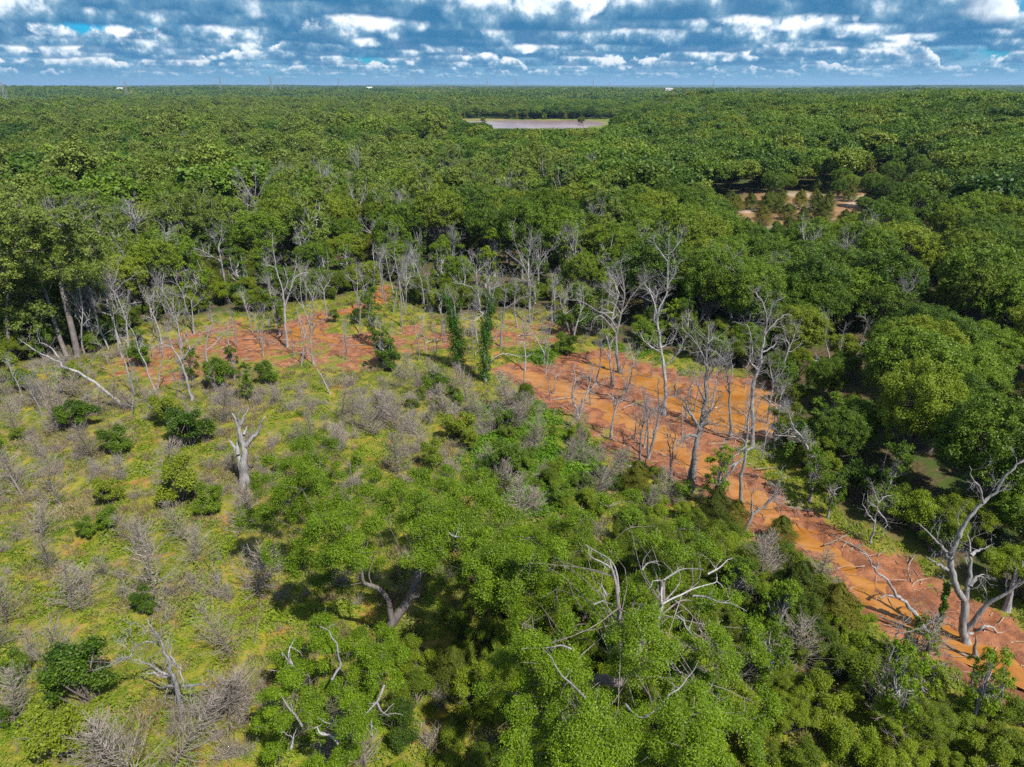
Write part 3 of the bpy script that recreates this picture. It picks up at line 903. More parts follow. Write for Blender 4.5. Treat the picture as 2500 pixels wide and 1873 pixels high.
# between the woods and the lake the growth is low, so that the water shows over it
pxx = 1250 + F0 * X / (Y * CP + CAMH * SP)
lakezone = (pxx > 1090) & (pxx < 1530) & (Y < 700) & (Y > 300)
maxh = np.where(pxx > 1180, CAMH - Y * math.tan(R(3.15)), CAMH - Y * math.tan(R(2.7))) - Z
edgef = sm((pxx - 1090) / 60) * sm((1530 - pxx) / 60)
lim = np.clip(maxh / 10.5, .14, 2)
s = np.where(lakezone, s * (1 - edgef) + np.minimum(s, lim) * edgef, s)
kind = rw.integers(0, 5, len(X)); left = (X < 20) & (rw.random(len(X)) < .30); kind = np.where(left & ~lakezone, rw.integers(5, 7, len(X)), kind)
kind = np.where(rw.random(len(X)) < .035, 7, kind)
scatter('woodland', np.stack([X, Y, Z], 1), np.stack([0 * X, 0 * X, rw.uniform(0, 6.28, len(X))], 1), np.stack([s * 1.08, s * 1.08, s], 1), np.where(rw.random(len(X)) < .012, 8, kind), FART + CEDF + [SNAG[2]],
        'unbroken green woodland reaching from the creek woods to the lake and beyond', 'woodland')
P2 = []
yy = 1130.0
while yy < 7200:
    st = 46 + (yy - 1130) * 0.013; wv = yy * .80 + 60
    xs = np.arange(-wv, wv, st) + rw.uniform(0, st); P2.append(np.stack([xs + rw.normal(0, st * .2, len(xs)), np.full(len(xs), yy) + rw.normal(0, st * .2, len(xs)), np.full(len(xs), st / 46)], 1)); yy += st * .85
P2 = np.concatenate(P2)
keep = ~blocked(P2[:, 0], P2[:, 1])
keep &= (wav(P2[:, 0], P2[:, 1], 900, 14) < 1.9)
P2 = P2[keep]; z2 = ground_fields(P2[:, 0], P2[:, 1])[0]
scatter('distant_woodland', np.stack([P2[:, 0], P2[:, 1], z2], 1), np.stack([0 * z2, 0 * z2, rw.uniform(0, 6.28, len(z2))], 1),
        np.stack([P2[:, 2], P2[:, 2], rw.uniform(.8, 1.35, len(z2))], 1), rw.integers(0, 4, len(z2)), PATCH,
        'dark green distant woodland stretching to the horizon', 'woodland')

# weeds and grass of the clearing, herbs on the banks
def tuft(seed, n, R0, h, leaf, mat, asp=.5, rise=.35):
    rng = np.random.default_rng(seed); a = rng.uniform(0, 6.28, n); r = R0 * np.sqrt(rng.random(n))
    P = np.stack([r * np.cos(a), r * np.sin(a), h * (1 - (r / R0) ** 2) * rng.uniform(.3, 1, n) + .03], 1)
    Nn = rng.normal(0, rise, (n, 3)) + np.stack([np.cos(a) * .3, np.sin(a) * .3, np.ones(n)], 1); Nn /= np.linalg.norm(Nn, axis=1, keepdims=True)
    V, Fq = leaf_quads(rng, P, Nn, leaf, asp); return mesh_np('tuft', V, Fq, mat)


def grass_tuft(seed, n, R0, h, mat):
    rng = np.random.default_rng(seed); a = rng.uniform(0, 6.28, n); r = R0 * np.sqrt(rng.random(n))
    p = np.stack([r * np.cos(a), r * np.sin(a), 0 * r], 1); hh = h * rng.uniform(.5, 1.1, n)[:, None]
    ln = rng.normal(0, .3, (n, 3)); ln[:, 2] = 1; w_ = rng.normal(0, 1, (n, 3)); w_[:, 2] = 0; w_ = w_ / np.linalg.norm(w_, axis=1, keepdims=True) * .025
    V = np.stack([p - w_, p + w_, p + ln * hh + w_ * .3, p + ln * hh - w_ * .3], 1).reshape(-1, 3)
    return mesh_np('grass_tuft', V, np.arange(4 * n).reshape(-1, 4), mat)


M['straw'] = leaf_mat('straw', (0.150, 0.120, 0.050), (0.320, 0.270, 0.140), patch=.2, trans=.15)
M['herb'] = leaf_mat('bright_herbs', (0.060, 0.150, 0.006), (0.150, 0.260, 0.010), patch=.2, trans=.25)
TUFT = [tuft(300 + i, 46, .42, .16, .13, M['weed']) for i in range(3)] + [tuft(310 + i, 70, .55, .42, .15, M['weed'], .55, .6) for i in range(2)] + [grass_tuft(320, 60, .35, .35, M['straw'])]
HERB = [tuft(330 + i, 90, .6, .55, .17, M['herb'], .5, .7) for i in range(3)]


def spread(rng, n, x0, x1, y0, y1):
    x = rng.uniform(x0, x1, n); y = rng.uniform(y0, y1, n); return x, y


rs = np.random.default_rng(9)
x, y = spread(rs, 120000, -78, 92, 20, 125)
zf, mf, of_, _, _, qf = ground_fields(x, y)
u, v = px_of(x, y)
pat = wav(x, y, 7, 6) * .5 + wav(x, y, 2.6, 22) * .5
k = (of_ > .4) & (mf + .16 * wav(x, y, 3.2, 15) < .30) & (zf > -.2) & (u > -160) & (u < 2660) & (v < 1980) & (pat > -1.2 + 1.5 * (rs.random(len(x)) < .18))
k &= rs.random(len(x)) < np.clip(.45 + (v - 700) / 1400, .35, 1)
x, y, zf, pat = x[k], y[k], zf[k], pat[k]
herbz = np.minimum(poly_sd(x, y, gpoly([(1190, 1000), (1300, 990), (1420, 1080), (1440, 1180), (1330, 1260), (1220, 1230), (1150, 1130)])),
                   poly_sd(x, y, gpoly([(1290, 870), (1400, 860), (1420, 900), (1330, 905)])))
herbz = np.minimum(herbz, poly_sd(x, y, gpoly([(1470, 850), (1600, 850), (1620, 885), (1500, 878)])))
hb = herbz < 1.5 * rs.random(len(x))
s = rs.uniform(.55, 1.35, len(x)) * (1 + .3 * np.clip(pat, -1, 1))
pick = rs.choice(6, len(x), p=(.27, .27, .24, .12, .10, 0))
str_ = wav(x, y, 16, 26) + .6 * wav(x, y, 4, 2) + .9 * rs.normal(0, 1, len(x)) + np.where((px_of(x, y)[0] < 640) & (px_of(x, y)[1] < 1300), .7, 0)
pick = np.where(str_ > 1.25, 5, pick)
g = ~hb
scatter('meadow_weeds', np.stack([x, y, zf - .03], 1)[g], np.stack([0 * x, 0 * x, rs.uniform(0, 6.28, len(x))], 1)[g], np.stack([s, s, s], 1)[g], pick[g], TUFT,
        'low yellow-green weeds and straw covering the clearing', 'weeds')
scatter('bank_herbs', np.stack([x, y, zf - .03], 1)[hb], np.stack([0 * x, 0 * x, rs.uniform(0, 6.28, len(x))], 1)[hb], np.stack([s, s, s], 1)[hb] * 1.1, rs.integers(0, 3, hb.sum()), HERB,
        'bright green herbs in patches beside the creek', 'herbs')

# grey dry brush: low bare twigs standing among the dead junipers
def dry_bush(seed):
    rng = np.random.default_rng(seed); T = Tubes()
    for k in range(26):
        a = rng.uniform(0, 6.28); p = (rng.normal(0, .18), rng.normal(0, .18), 0); q = limb(rng, p, (math.cos(a) * .6, math.sin(a) * .6, 1), rng.uniform(.5, 1.25), 4, .18, .05); T.add(q, (.013, .010, .007, .004), 3)
        for _ in range(5): T.add(limb(rng, q[rng.integers(1, 4)], unit(rng.normal(0, 1, 3) + (0, 0, .6)), rng.uniform(.2, .5), 3, .2), (.007, .005, .003), 3)
    return T.mesh('dry_bush', M['twig'], False)


x, y = spread(rs, 3800, -75, 40, 24, 100); zf, mf, of_, _, _, _ = ground_fields(x, y); u, v = px_of(x, y)
dn = wav(x, y, 13, 41) + .5 * wav(x, y, 5, 47)
zone = np.where((v < 1230) & (u < 640), .2, np.where((v < 1200) & (u < 1330), -.1, .95)); zone = np.where((v < 930) & (u > 300), 1.6, zone)
k = (of_ > .5) & (mf < .3) & (zf > 0) & (u > -120) & (u < 1750) & (dn + .5 * rs.normal(0, 1, len(x)) > zone); x, y, zf = x[k], y[k], zf[k]; s = rs.uniform(.6, 1.5, len(x))
scatter('dry_brush', np.stack([x, y, zf - .03], 1), np.stack([rs.normal(0, .15, len(x)), rs.normal(0, .15, len(x)), rs.uniform(0, 6.28, len(x))], 1), np.stack([s, s, s], 1), rs.integers(0, 3, len(x)), [dry_bush(350 + i) for i in range(3)],
        'low grey dry brush between the dead junipers', 'dry brush')

# driftwood sticks on the mud
x, y = spread(rs, 16000, -70, 90, 25, 125); zf, mf, of_, _, _, qf = ground_fields(x, y)
k = (mf > .35) & (zf > -.36); x, y, zf = x[k][:1500], y[k][:1500], zf[k][:1500]
T = Tubes()
for a, b, c in zip(x, y, zf):
    L = rs.uniform(.4, 2.2) * (1 if rs.random() < .85 else 1.8); q = limb(rs, (a, b, max(c, -.3) + .05), (rs.normal(0, 1), rs.normal(0, .7), .03), L, 4, .18); T.add(q, np.linspace(rs.uniform(.015, .05), .008, 4), 4)
stuff(link('driftwood_litter', T.mesh('driftwood_litter', M['pale'])), 'litter of grey and tan sticks strewn over the red mud', 'sticks')

# ------------------------------------------------------------------ dead trees whose outlines are known
FR = {'A': (0, 450, .4069), 'B': (800, 450, .4069), 'R': (1600, 400, .4069), '1': (0, 800, .32), '2': (0, 1330, .3277), '3': (600, 800, .32),
      '4': (600, 1330, .3277), '5': (1200, 800, .32), '6': (1200, 1330, .3277), '7': (1800, 800, .32), '8': (1800, 1330, .3277), 'F': (0, 0, 1.130), 'P': (0, 0, 1)}


def cpx(fr, p): o = FR[fr]; return (o[0] + p[0] * o[2], o[1] + p[1] * o[2])


def smooth_path(P, n=None):
    """Catmull-Rom through the points"""
    P = np.array(P); n = n or 3; Q = np.vstack([2 * P[0] - P[1], P, 2 * P[-1] - P[-2]]); out = []
    for i in range(len(P) - 1):
        a, b, c, d = Q[i:i + 4]
        for k in range(n):
            t = k / n; out.append(.5 * (2 * b + (c - a) * t + (2 * a - 5 * b + 4 * c - d) * t * t + (3 * b - a - 3 * c + d) * t ** 3))
    out.append(P[-1]); return np.array(out)


def traced(name, fr, r, limbs, label, cat='dead tree', group=None, twigs=1.0, mat='dead', seed=0, base=None, tw=2, vine=None, bulge=0.5):
    """limbs stand round the upright plane through the foot, each with its own depth; fine branches grow from them"""
    r = r * (1.0 if r > .5 and fr == '1' else .70)
    rng = np.random.default_rng(seed + int(limbs[0][0][0]) + 13 * int(limbs[0][0][1]))
    b = cpx(fr, base or limbs[0][0]); g = at(*b, 0.1); gz_ = ground_z(g[0], g[1]); g = at(*b, max(gz_, -.3)); Y = g[1]
    T = Tubes(); TW = Tubes(); main = None
    for li, L in enumerate(limbs):
        pts = []; n = len(L)
        if li == 0: dep = rng.normal(0, .25) * np.linspace(0, 1, n)
        else:
            dep = rng.uniform(-1, 1) * bulge * np.linspace(0, 1, n) ** 1.2 * (1 + n * .3)
            q = cpx(fr, L[0]); u0 = upright(*q, Y); j = int(np.argmin(np.linalg.norm(main[:, [0, 2]] - u0[[0, 2]], axis=1))); dep = dep + main[j, 1] - Y
        for k, p in enumerate(L): pts.append(upright(*cpx(fr, p), Y + dep[k]))
        pts = smooth_path(pts); pts = pts + rng.normal(0, .045, pts.shape) * (np.arange(len(pts)) > 0)[:, None]
        if li == 0:
            main = pts; pts = np.vstack([pts[0] - (0, 0, .5), pts]); m = len(pts); f = np.linspace(0, 1, m); rad = r * (1 - .88 * f ** .75); rad *= rng.uniform(.88, 1.14, m); rad[0] *= 1.4; rad[1] *= 1.2; rad[2] *= 1.05
        else:
            h = j / max(1, len(main) - 1); r0 = r * (1 - .80 * h) * .66; rad = np.linspace(r0, max(.02, r0 * .12), len(pts)) * rng.uniform(.85, 1.12, len(pts))
        T.add(pts, rad, 8 if li == 0 else 6)
        Lm = np.linalg.norm(np.diff(pts, axis=0), axis=1).sum(); nt = int(twigs * (4 + Lm * 1.9))
        for _ in range(nt):
            x = (rng.uniform(.35 if li == 0 else .15, 1)) * (len(pts) - 1); i = min(int(x), len(pts) - 2); p = pts[i] + (pts[i + 1] - pts[i]) * (x - i)
            t = unit(pts[i + 1] - pts[i]); s_ = rng.normal(0, 1, 3); s_ = unit(s_ - t * (s_ @ t)); d = unit(t * .5 + s_ * .8 + np.array((0, 0, .25)))
            q = limb(rng, p, d, rng.uniform(.5, 1.9) * min(1, .4 + r * 2), 5, .2, .05); rr = max(.012, rad[min(i, len(rad) - 1)] * .28)
            grow(rng, TW, q, rr, .008, tw, (4, 3), .55, .8, .22, .05, 4, .2)
    root = thing(name, label, cat, g, 0, group)
    def add(nm, tubes, mt):
        V, Fq = tubes.arrays(); o = link(nm, mesh_np(nm, V - np.array((g[0], g[1], g[2])), Fq, M[mt], True), root)
    if len(TW.p) < 60: T.p += TW.p; TW.p = []
    add('trunk', T, mat)
    if TW.p: add('branches', TW, mat)
    if vine:
        PP, NN = [], []
        for (a, c, rad, n) in vine:
            i0, i1 = int(a * (len(main) - 1)), max(int(a * (len(main) - 1)) + 1, int(c * (len(main) - 1)))
            seg = main[i0:i1 + 1]; x = rng.uniform(0, len(seg) - 1.001, n); i = x.astype(int); p = seg[i] + (seg[i + 1] - seg[i]) * (x - i)[:, None]
            D = rng.normal(0, 1, (n, 3)); D[:, 2] *= .6; D /= np.linalg.norm(D, axis=1, keepdims=True)
            lob = rad * (.75 + .45 * np.sin(x * 2.3 + D[:, 0] * 3) + .15 * rng.normal(0, 1, n)); PP.append(p + D * np.abs(lob)[:, None] * rng.uniform(.7, 1, n)[:, None]); NN.append(unit(D) * 0 + D + rng.normal(0, .4, (n, 3)))
        PP = np.concatenate(PP); NN = np.concatenate(NN); NN /= np.linalg.norm(NN, axis=1, keepdims=True)
        V, Fq = leaf_quads(rng, PP, NN, .20); link('vine', mesh_np('vine', V - g, Fq, M['vine']), root)
    return root, g


TR = [
 ('A', .34, [[(1725,980),(1715,850),(1705,740),(1700,650),(1672,560),(1655,500),(1640,400),(1630,290)], [(1712,740),(1740,640),(1755,580),(1775,520),(1780,430)], [(1700,650),(1725,590),(1720,540),(1700,490)], [(1655,500),(1620,490),(1575,480)], [(1740,640),(1770,560),(1830,530),(1860,540)]],
  'tall grey dead tree with a split top left of the orange puddle', .9),
 ('A', .24, [[(1880,1080),(1870,1000),(1862,890),(1840,790),(1810,700),(1800,560),(1790,440)], [(1870,900),(1890,850),(1930,810),(1985,800)], [(1862,850),(1865,740),(1890,680),(1930,600),(1935,550)], [(1820,740),(1780,690),(1760,650)]],
  'forked dead tree before the orange puddle with an arm bent right', .8),
 ('A', .16, [[(1980,1255),(1940,1170),(1900,1100),(1862,1010)]], 'pale bare trunk leaning left against the forked dead tree by the puddle', .2),
 ('A', .32, [[(720,960),(690,880),(670,800),(655,740),(640,690),(625,600),(600,540),(545,420)], [(655,740),(600,700),(560,650),(520,610),(470,570)], [(645,700),(680,600),(700,540),(720,430)], [(670,790),(620,770),(570,750),(525,740)], [(640,690),(650,620),(640,560),(625,510)], [(680,780),(730,740),(790,715),(850,710)], [(625,600),(580,590),(500,560)], [(660,680),(740,590),(830,530)]],
  'wide spreading grey dead tree at the left end of the mudflat', 1.5),
 ('1', .30, [[(960,620),(800,480),(690,390),(550,320),(480,305),(465,270),(390,235),(280,180),(200,130),(150,90)], [(470,290),(450,230),(425,190),(415,155)], [(475,270),(500,235),(540,205)], [(455,250),(400,165),(350,130),(310,110),(290,60),(275,0)]],
  'fallen grey dead tree leaning far to the left above the bare brush at the left', .7),
 ('1', .17, [[(685,385),(680,320),(690,270),(730,210),(780,165),(760,130),(735,80),(750,30),(740,-20)], [(760,130),(720,110),(740,60)]], 'crooked S-shaped dead stem right of the fallen leaning tree', .6),
 ('1', .30, [[(1465,560),(1440,450),(1420,380),(1390,290),(1375,240),(1330,180),(1300,120),(1270,30),(1275,-40)], [(1380,245),(1410,220),(1450,170),(1500,110),(1540,50),(1600,-10)], [(1330,170),(1290,140),(1230,125),(1180,140),(1150,180)], [(1450,170),(1430,100),(1400,60)]],
  'Y-shaped dead tree at the near edge of the left mud, arms spread wide', .9),
 ('1', .26, [[(1590,320),(1578,240),(1570,160),(1580,90),(1600,30),(1620,-40),(1600,-150)], [(1570,170),(1620,140),(1680,80),(1730,20),(1760,-20)], [(1575,190),(1545,230)]], 'pale dead tree standing in the red mud behind the Y-shaped one', .8),
 ('1', .20, [[(1205,470),(1215,370),(1235,240),(1245,150),(1250,60)], [(1240,150),(1200,160),(1160,190)], [(1245,130),(1270,90)]], 'thin upright dead stem just left of the Y-shaped dead tree', .6),
 ('1', .18, [[(1225,660),(1190,520),(1150,400),(1110,280),(1060,180),(1030,70),(990,0),(960,-60)], [(1060,180),(1080,110)]], 'long thin dead stem leaning left in the middle of the left brush', .5),
 ('1', .18, [[(1030,520),(1000,420),(960,280),(920,180),(890,60),(870,-60),(860,-200)], [(920,180),(960,100),(970,30)]], 'long thin dead stem under the spreading dead tree at the left', .6),
 ('A', .34, [[(550,960),(520,830),(490,700),(450,530),(395,370),(410,290),(375,180),(400,80)], [(410,290),(350,240),(290,160),(250,110)], [(400,340),(430,260),(445,150),(470,70)], [(410,290),(500,220),(570,150)], [(350,240),(300,250),(200,200)], [(375,180),(330,150),(290,90)], [(445,150),(500,120),(540,80)], [(290,160),(230,180),(150,190),(100,150),(60,110)]],
  'tallest trunk at the left wood edge, its top a bleached bare crown', 1.5),
 ('F', .40, [[(557,520),(555,470),(550,440),(535,410),(520,385),(505,362)], [(552,440),(565,410),(580,385),(600,365)], [(550,430),(552,390),(548,360)], [(545,425),(520,410),(500,385)], [(560,420),(585,410),(603,400)], [(553,450),(530,440),(515,425)]], 'large white dead tree rising out of the woods above the left mudflat', 2.2),
 ('F', .34, [[(385,440),(382,400),(378,372),(360,345),(345,335)], [(380,385),(392,360),(400,330)], [(380,395),(362,380),(348,365)], [(379,372),(378,350),(382,325)], [(383,400),(400,385),(412,375)]], 'farthest pale dead tree sticking out of the woods at upper left', 2.4),
 ('B', .22, [[(445,860),(440,700),(425,560),(405,450),(400,330),(420,270)], [(430,600),(450,480),(500,340)], [(405,450),(350,400),(330,370)], [(410,400),(380,310),(360,240)]], 'tall thin dead tree at the right of the bare stems by the brook bend', 1.2),
 ('B', .20, [[(395,660),(370,540),(345,420),(330,380)], [(365,520),(350,460)], [(375,560),(400,500),(410,430)]], 'short dead stem in the middle of the bare stems by the brook bend', 1.2),
 ('B', .20, [[(345,700),(330,560),(320,440),(335,350)], [(330,560),(300,480)]], 'leftmost dead stem by the brook bend', 1),
 ('B', .18, [[(460,730),(430,560),(440,500),(460,330)], [(440,500),(470,430)]], 'dead stem behind the brook bend, at the dark wood edge', 1),
 ('B', .20, [[(585,750),(570,620),(545,520),(510,450),(540,420)], [(550,530),(590,480),(620,430)]], 'small dead tree at the wood edge left of the vine-covered stem', 1),
 ('B', .26, [[(1040,970),(1045,860),(1060,740),(1065,660),(1050,560),(1040,500)], [(1060,760),(1130,700),(1220,660)], [(1065,660),(1100,580),(1120,520),(1160,470)], [(1060,640),(1020,600),(1000,560)]], 'pale dead tree directly right of the tall vine-covered snag', 1.2),
 ('B', .30, [[(1213,750),(1215,660),(1210,580),(1180,500),(1110,440),(1060,400)], [(1212,590),(1260,500),(1330,400),(1400,300),(1440,265)], [(1213,560),(1225,470),(1235,400),(1180,310)], [(1180,500),(1150,420),(1110,300),(1120,220)], [(1330,400),(1370,380)]], 'wide V-shaped dead tree against the dark woods in the centre', 1.8),
 ('B', .38, [[(1750,1130),(1735,1020),(1730,920),(1745,850),(1765,760),(1780,650),(1765,560),(1760,470),(1790,430)], [(1765,770),(1820,680),(1880,610),(1960,550)], [(1740,870),(1680,790),(1600,750),(1520,700),(1430,690)], [(1780,650),(1730,560),(1680,500),(1630,460)], [(1730,900),(1700,850),(1640,790),(1590,820),(1580,880)], [(1775,700),(1740,700),(1680,640),(1640,600)], [(1765,600),(1700,450)], [(1850,640),(1910,560),(1900,480)], [(1760,780),(1720,720),(1640,690)]],
  'broad many-armed dead tree standing in the upper end of the orange pool', 1.8),
 ('5', .24, [[(910,460),(912,360),(905,250),(900,150),(880,70),(850,10)], [(905,250),(870,180),(850,160)], [(903,160),(925,100),(960,70)]], 'slender dead tree between the creek head and the pool', .9),
 ('5', .24, [[(905,850),(920,740),(945,630),(970,560),(1020,480),(1060,330),(1090,260)], [(965,570),(1030,540),(1090,490),(1150,455)], [(1020,480),(1010,400),(990,310)], [(950,600),(930,540),(870,500)], [(985,540),(1030,470),(1120,440)]], 'dead tree on the near bank leaning right over the creek, first of the creek row', 1),
 ('5', .30, [[(660,690),(655,640),(625,560),(620,470),(640,380),(620,290)], [(670,650),(700,580),(730,500),(790,440),(800,420)], [(680,640),(690,560),(700,540)], [(625,560),(610,470)], [(730,500),(760,360),(765,260)], [(640,400),(690,350)]], 'low forked dead stump with two tall arms at the left bank of the creek', .8),
 ('5', .22, [[(1140,1010),(1135,920),(1140,820),(1150,750),(1110,700),(1075,650)], [(1150,760),(1165,700),(1175,600),(1190,520)], [(1140,900),(1110,890),(1120,960)], [(1125,760),(1135,670),(1130,600)]], 'dark short dead tree with upright prongs on the near creek bank', .8),
 ('5', .26, [[(1195,1000),(1225,900),(1265,740),(1290,640),(1320,560),(1370,460),(1410,400),(1460,320)], [(1195,980),(1195,850),(1190,700),(1170,560),(1150,450)], [(1280,640),(1270,480),(1275,400)]], 'dead tree on the creek bank with one straight and one leaning stem', 1),
 ('P', .36, [[(1621,1013),(1625,975),(1624,930),(1618,880),(1610,816),(1606,767),(1626,718),(1630,674),(1632,620),(1634,568)], [(1606,780),(1590,720),(1575,690)], [(1630,700),(1650,660),(1640,610)], [(1632,640),(1600,600),(1595,580)], [(1633,620),(1660,590),(1665,560)], [(1612,850),(1640,835),(1655,800)], [(1612,860),(1580,840),(1560,810)], [(1618,900),(1650,870),(1670,830)]],
  'tallest twisting dead tree, between the creek and the orange pool', 1.6),
 ('5', .14, [[(1370,1140),(1365,1000),(1355,880),(1320,780),(1290,730)], [(1360,950),(1330,930),(1260,940)]], 'thin dark dead stem in front of the creek, left of the thick twin-trunked one', .5),
 ('5', .46, [[(1525,1250),(1540,1080),(1560,900),(1590,780),(1610,650),(1630,550),(1640,430),(1640,250),(1650,100),(1655,-20)], [(1590,770),(1540,690),(1500,630),(1480,560),(1440,520)], [(1600,720),(1650,660),(1700,600),(1760,500)], [(1630,560),(1590,480),(1560,400)], [(1640,400),(1700,300),(1740,250)], [(1575,830),(1500,820),(1440,870),(1410,930)], [(1600,760),(1660,720),(1750,760)], [(1645,300),(1600,200),(1570,130),(1500,60),(1450,0)], [(1650,120),(1700,80),(1780,120)], [(1500,1250),(1510,1100),(1545,950)]],
  'thick twin-trunked dead tree on the near bank at the middle of the creek', 1.6),
 ('5', .34, [[(1895,1360),(1905,1200),(1930,1000),(1945,850),(1965,650),(1995,520),(2000,430)], [(1935,950),(1980,920),(2040,920),(2090,970)], [(1930,1000),(1880,1030),(1830,1080),(1780,1150),(1740,1240),(1730,1310)], [(1945,880),(1900,850),(1830,830),(1780,800)], [(1950,800),(2010,730),(2090,690)], [(1960,700),(1900,650),(1760,660)], [(1945,900),(1880,960),(1840,1000)], [(1880,1030),(1800,1060)]],
  'dead tree beside the creek with long drooping arms on its left', 1.2),
 ('P', .40, [[(1837,1088),(1838,1030),(1836,980),(1841,930),(1853,900),(1862,860),(1867,820),(1872,780),(1862,740),(1844,713)], [(1867,820),(1890,790),(1915,770),(1935,770)], [(1872,790),(1880,760),(1890,740),(1917,725)], [(1862,860),(1890,845),(1895,830)], [(1850,905),(1830,880),(1835,850),(1828,800),(1815,790)], [(1841,940),(1846,900),(1858,880)]],
  'tall pale dead tree at the right end of the orange pool, forked high up', 1.2),
 ('5', .26, [[(1825,830),(1820,700),(1815,560),(1810,440),(1790,300),(1760,240),(1700,180),(1640,170)], [(1805,420),(1840,350),(1830,250),(1810,150),(1805,120)], [(1790,300),(1760,330),(1720,350)], [(1812,500),(1780,430)]], 'dead tree standing in the middle of the orange pool', 1.4),
 ('5', .18, [[(1490,690),(1490,560),(1530,420),(1560,300),(1575,190)], [(1530,420),(1480,350)], [(1560,300),(1600,250)], [(1495,640),(1440,560),(1400,510)]], 'dead tree at the near left rim of the orange pool', 1.2),
 ('7', .13, [[(265,575),(270,470),(290,380),(315,260),(320,170)], [(290,380),(330,350)]], 'thin dead stem in the pool beside the right woods', .8),
 ('5', .13, [[(1935,460),(1950,330),(1970,200),(1975,60)], [(1960,280),(2000,200)]], 'thin dead stem on the far rim of the orange pool', .8),
 ('5', .26, [[(1935,1540),(1975,1450),(1990,1350),(1985,1290),(2000,1220)], [(1985,1430),(2060,1380),(2130,1320),(2188,1270)], [(2080,1370),(2120,1300)]], 'broken dead stump with an arm bent over the creek to the right', .6),
 ('7', .14, [[(120,1420),(200,1370),(250,1320),(310,1250),(330,1180),(340,1110)], [(250,1320),(330,1340),(380,1320)], [(310,1250),(280,1200)], [(370,1360),(450,1380),(540,1385)]], 'tangled dead limbs lying over the shaded bend of the creek', 2.0),
 ('7', .22, [[(550,1250),(555,1100),(550,980),(520,880),(460,800),(410,720),(395,660),(340,640)], [(540,940),(480,850),(400,830),(290,820)], [(460,800),(400,780),(300,850)], [(410,720),(385,600)], [(520,880),(525,820)], [(550,1000),(600,960)]], 'dead tree leaning left out of the right woods towards the creek', 1.2),
 ('7', .18, [[(1015,1650),(1040,1520),(1060,1400),(1075,1330),(1050,1260),(1020,1180)], [(1065,1370),(1010,1340),(990,1260)], [(1075,1340),(1120,1300),(1170,1280)], [(1070,1400),(1110,1440),(1150,1500),(1100,1570)], [(1050,1480),(1000,1430),(960,1350)]], 'small twiggy dead tree on the far bank before the dark right woods', 1.6),
 ('P', .44, [[(2357,1566),(2350,1527),(2354,1481),(2341,1441),(2325,1402),(2321,1363),(2334,1330),(2345,1300),(2357,1273),(2375,1250),(2401,1225),(2430,1200),(2470,1145),(2500,1123),(2515,1090)], [(2401,1228),(2392,1190),(2375,1165),(2369,1139)], [(2321,1363),(2300,1340),(2285,1322),(2265,1300),(2243,1278)], [(2325,1400),(2300,1385),(2280,1372),(2259,1356)], [(2354,1478),(2362,1430),(2367,1395),(2370,1356),(2364,1320),(2360,1290)], [(2357,1545),(2385,1505),(2420,1470),(2460,1445),(2500,1418),(2540,1400)], [(2368,1430),(2385,1408),(2405,1405)], [(2370,1356),(2390,1345),(2412,1334)]],
  'biggest grey dead tree with thick forked limbs at the lower right by the creek', .35),
 ('8', .24, [[(1720,660),(1780,660),(1830,610),(1880,610),(1960,680),(2040,740),(2100,790)], [(1830,640),(1880,660),(1960,650),(2030,650)]], 'heavy broken limb lying at the foot of the biggest dead tree', .2),
 ('8', .36, [[(1775,840),(1772,760),(1775,670)]], 'short round stump standing in the creek under the biggest dead tree', 0),
 ('8', .40, [[(2010,480),(2040,360),(2060,250),(2080,170)], [(2060,260),(2110,180),(2130,120)], [(2050,330),(2090,200)]], 'thick broken snag at the right edge behind the biggest dead tree', .2),
 ('8', .28, [[(1425,680),(1380,590),(1310,500),(1230,410),(1190,370),(1130,280),(1060,220),(1000,150),(960,80),(910,50)], [(1190,385),(1130,380),(1060,395),(1035,410)], [(1040,180),(1045,120)]], 'long bare trunk leaning left across the creek at the lower right', .1),
 ('8', .15, [[(1090,1040),(1110,920),(1150,810),(1180,700),(1210,620),(1240,560)], [(1180,720),(1240,690),(1270,680)], [(1200,660),(1300,640),(1400,600),(1480,550)], [(1190,690),(1140,640)], [(1235,580),(1300,510),(1330,400)]], 'small dead tree growing out of the green brush below the leaning trunk', .6),
 ('1', .55, [[(1870,1210),(1855,1100),(1865,980),(1850,880),(1830,780),(1810,720),(1770,655)], [(1830,760),(1815,680),(1850,600)], [(1835,740),(1870,670),(1895,605)], [(1880,900),(1920,850),(1970,790),(2000,710),(2030,675)], [(1840,1080),(1810,960),(1770,890),(1745,850)], [(1815,960),(1815,850)], [(1860,820),(1885,750)]],
  'thick broken-topped grey snag with stub arms in the middle of the left meadow', 0.02),
 ('2', .28, [[(1370,1240),(1330,1120),(1300,1000),(1270,900),(1230,800),(1190,700),(1120,600),(1090,550)], [(1270,830),(1320,900),(1360,980),(1380,1080)], [(1260,980),(1150,910),(1060,880),(960,830)], [(960,830),(900,860),(830,880)], [(1250,985),(1150,965),(1060,965)], [(1150,730),(1060,730),(1000,770),(970,840)], [(1290,1050),(1210,1060),(1180,1110)], [(1380,1060),(1450,1040),(1530,1050),(1560,1100)], [(1310,1060),(1310,1180)], [(1190,760),(1150,720)]],
  'shaggy dead trunk with arching white branches in the lower left meadow', .7),
 ('2', .07, [[(1000,740),(980,680),(970,620),(945,570)], [(975,620),(920,640),(890,690),(880,740)], [(960,590),(1000,580),(1040,610)], [(970,640),(940,680),(935,750)]], 'small white dead sapling with drooping twigs left of the shaggy dead trunk', .8),
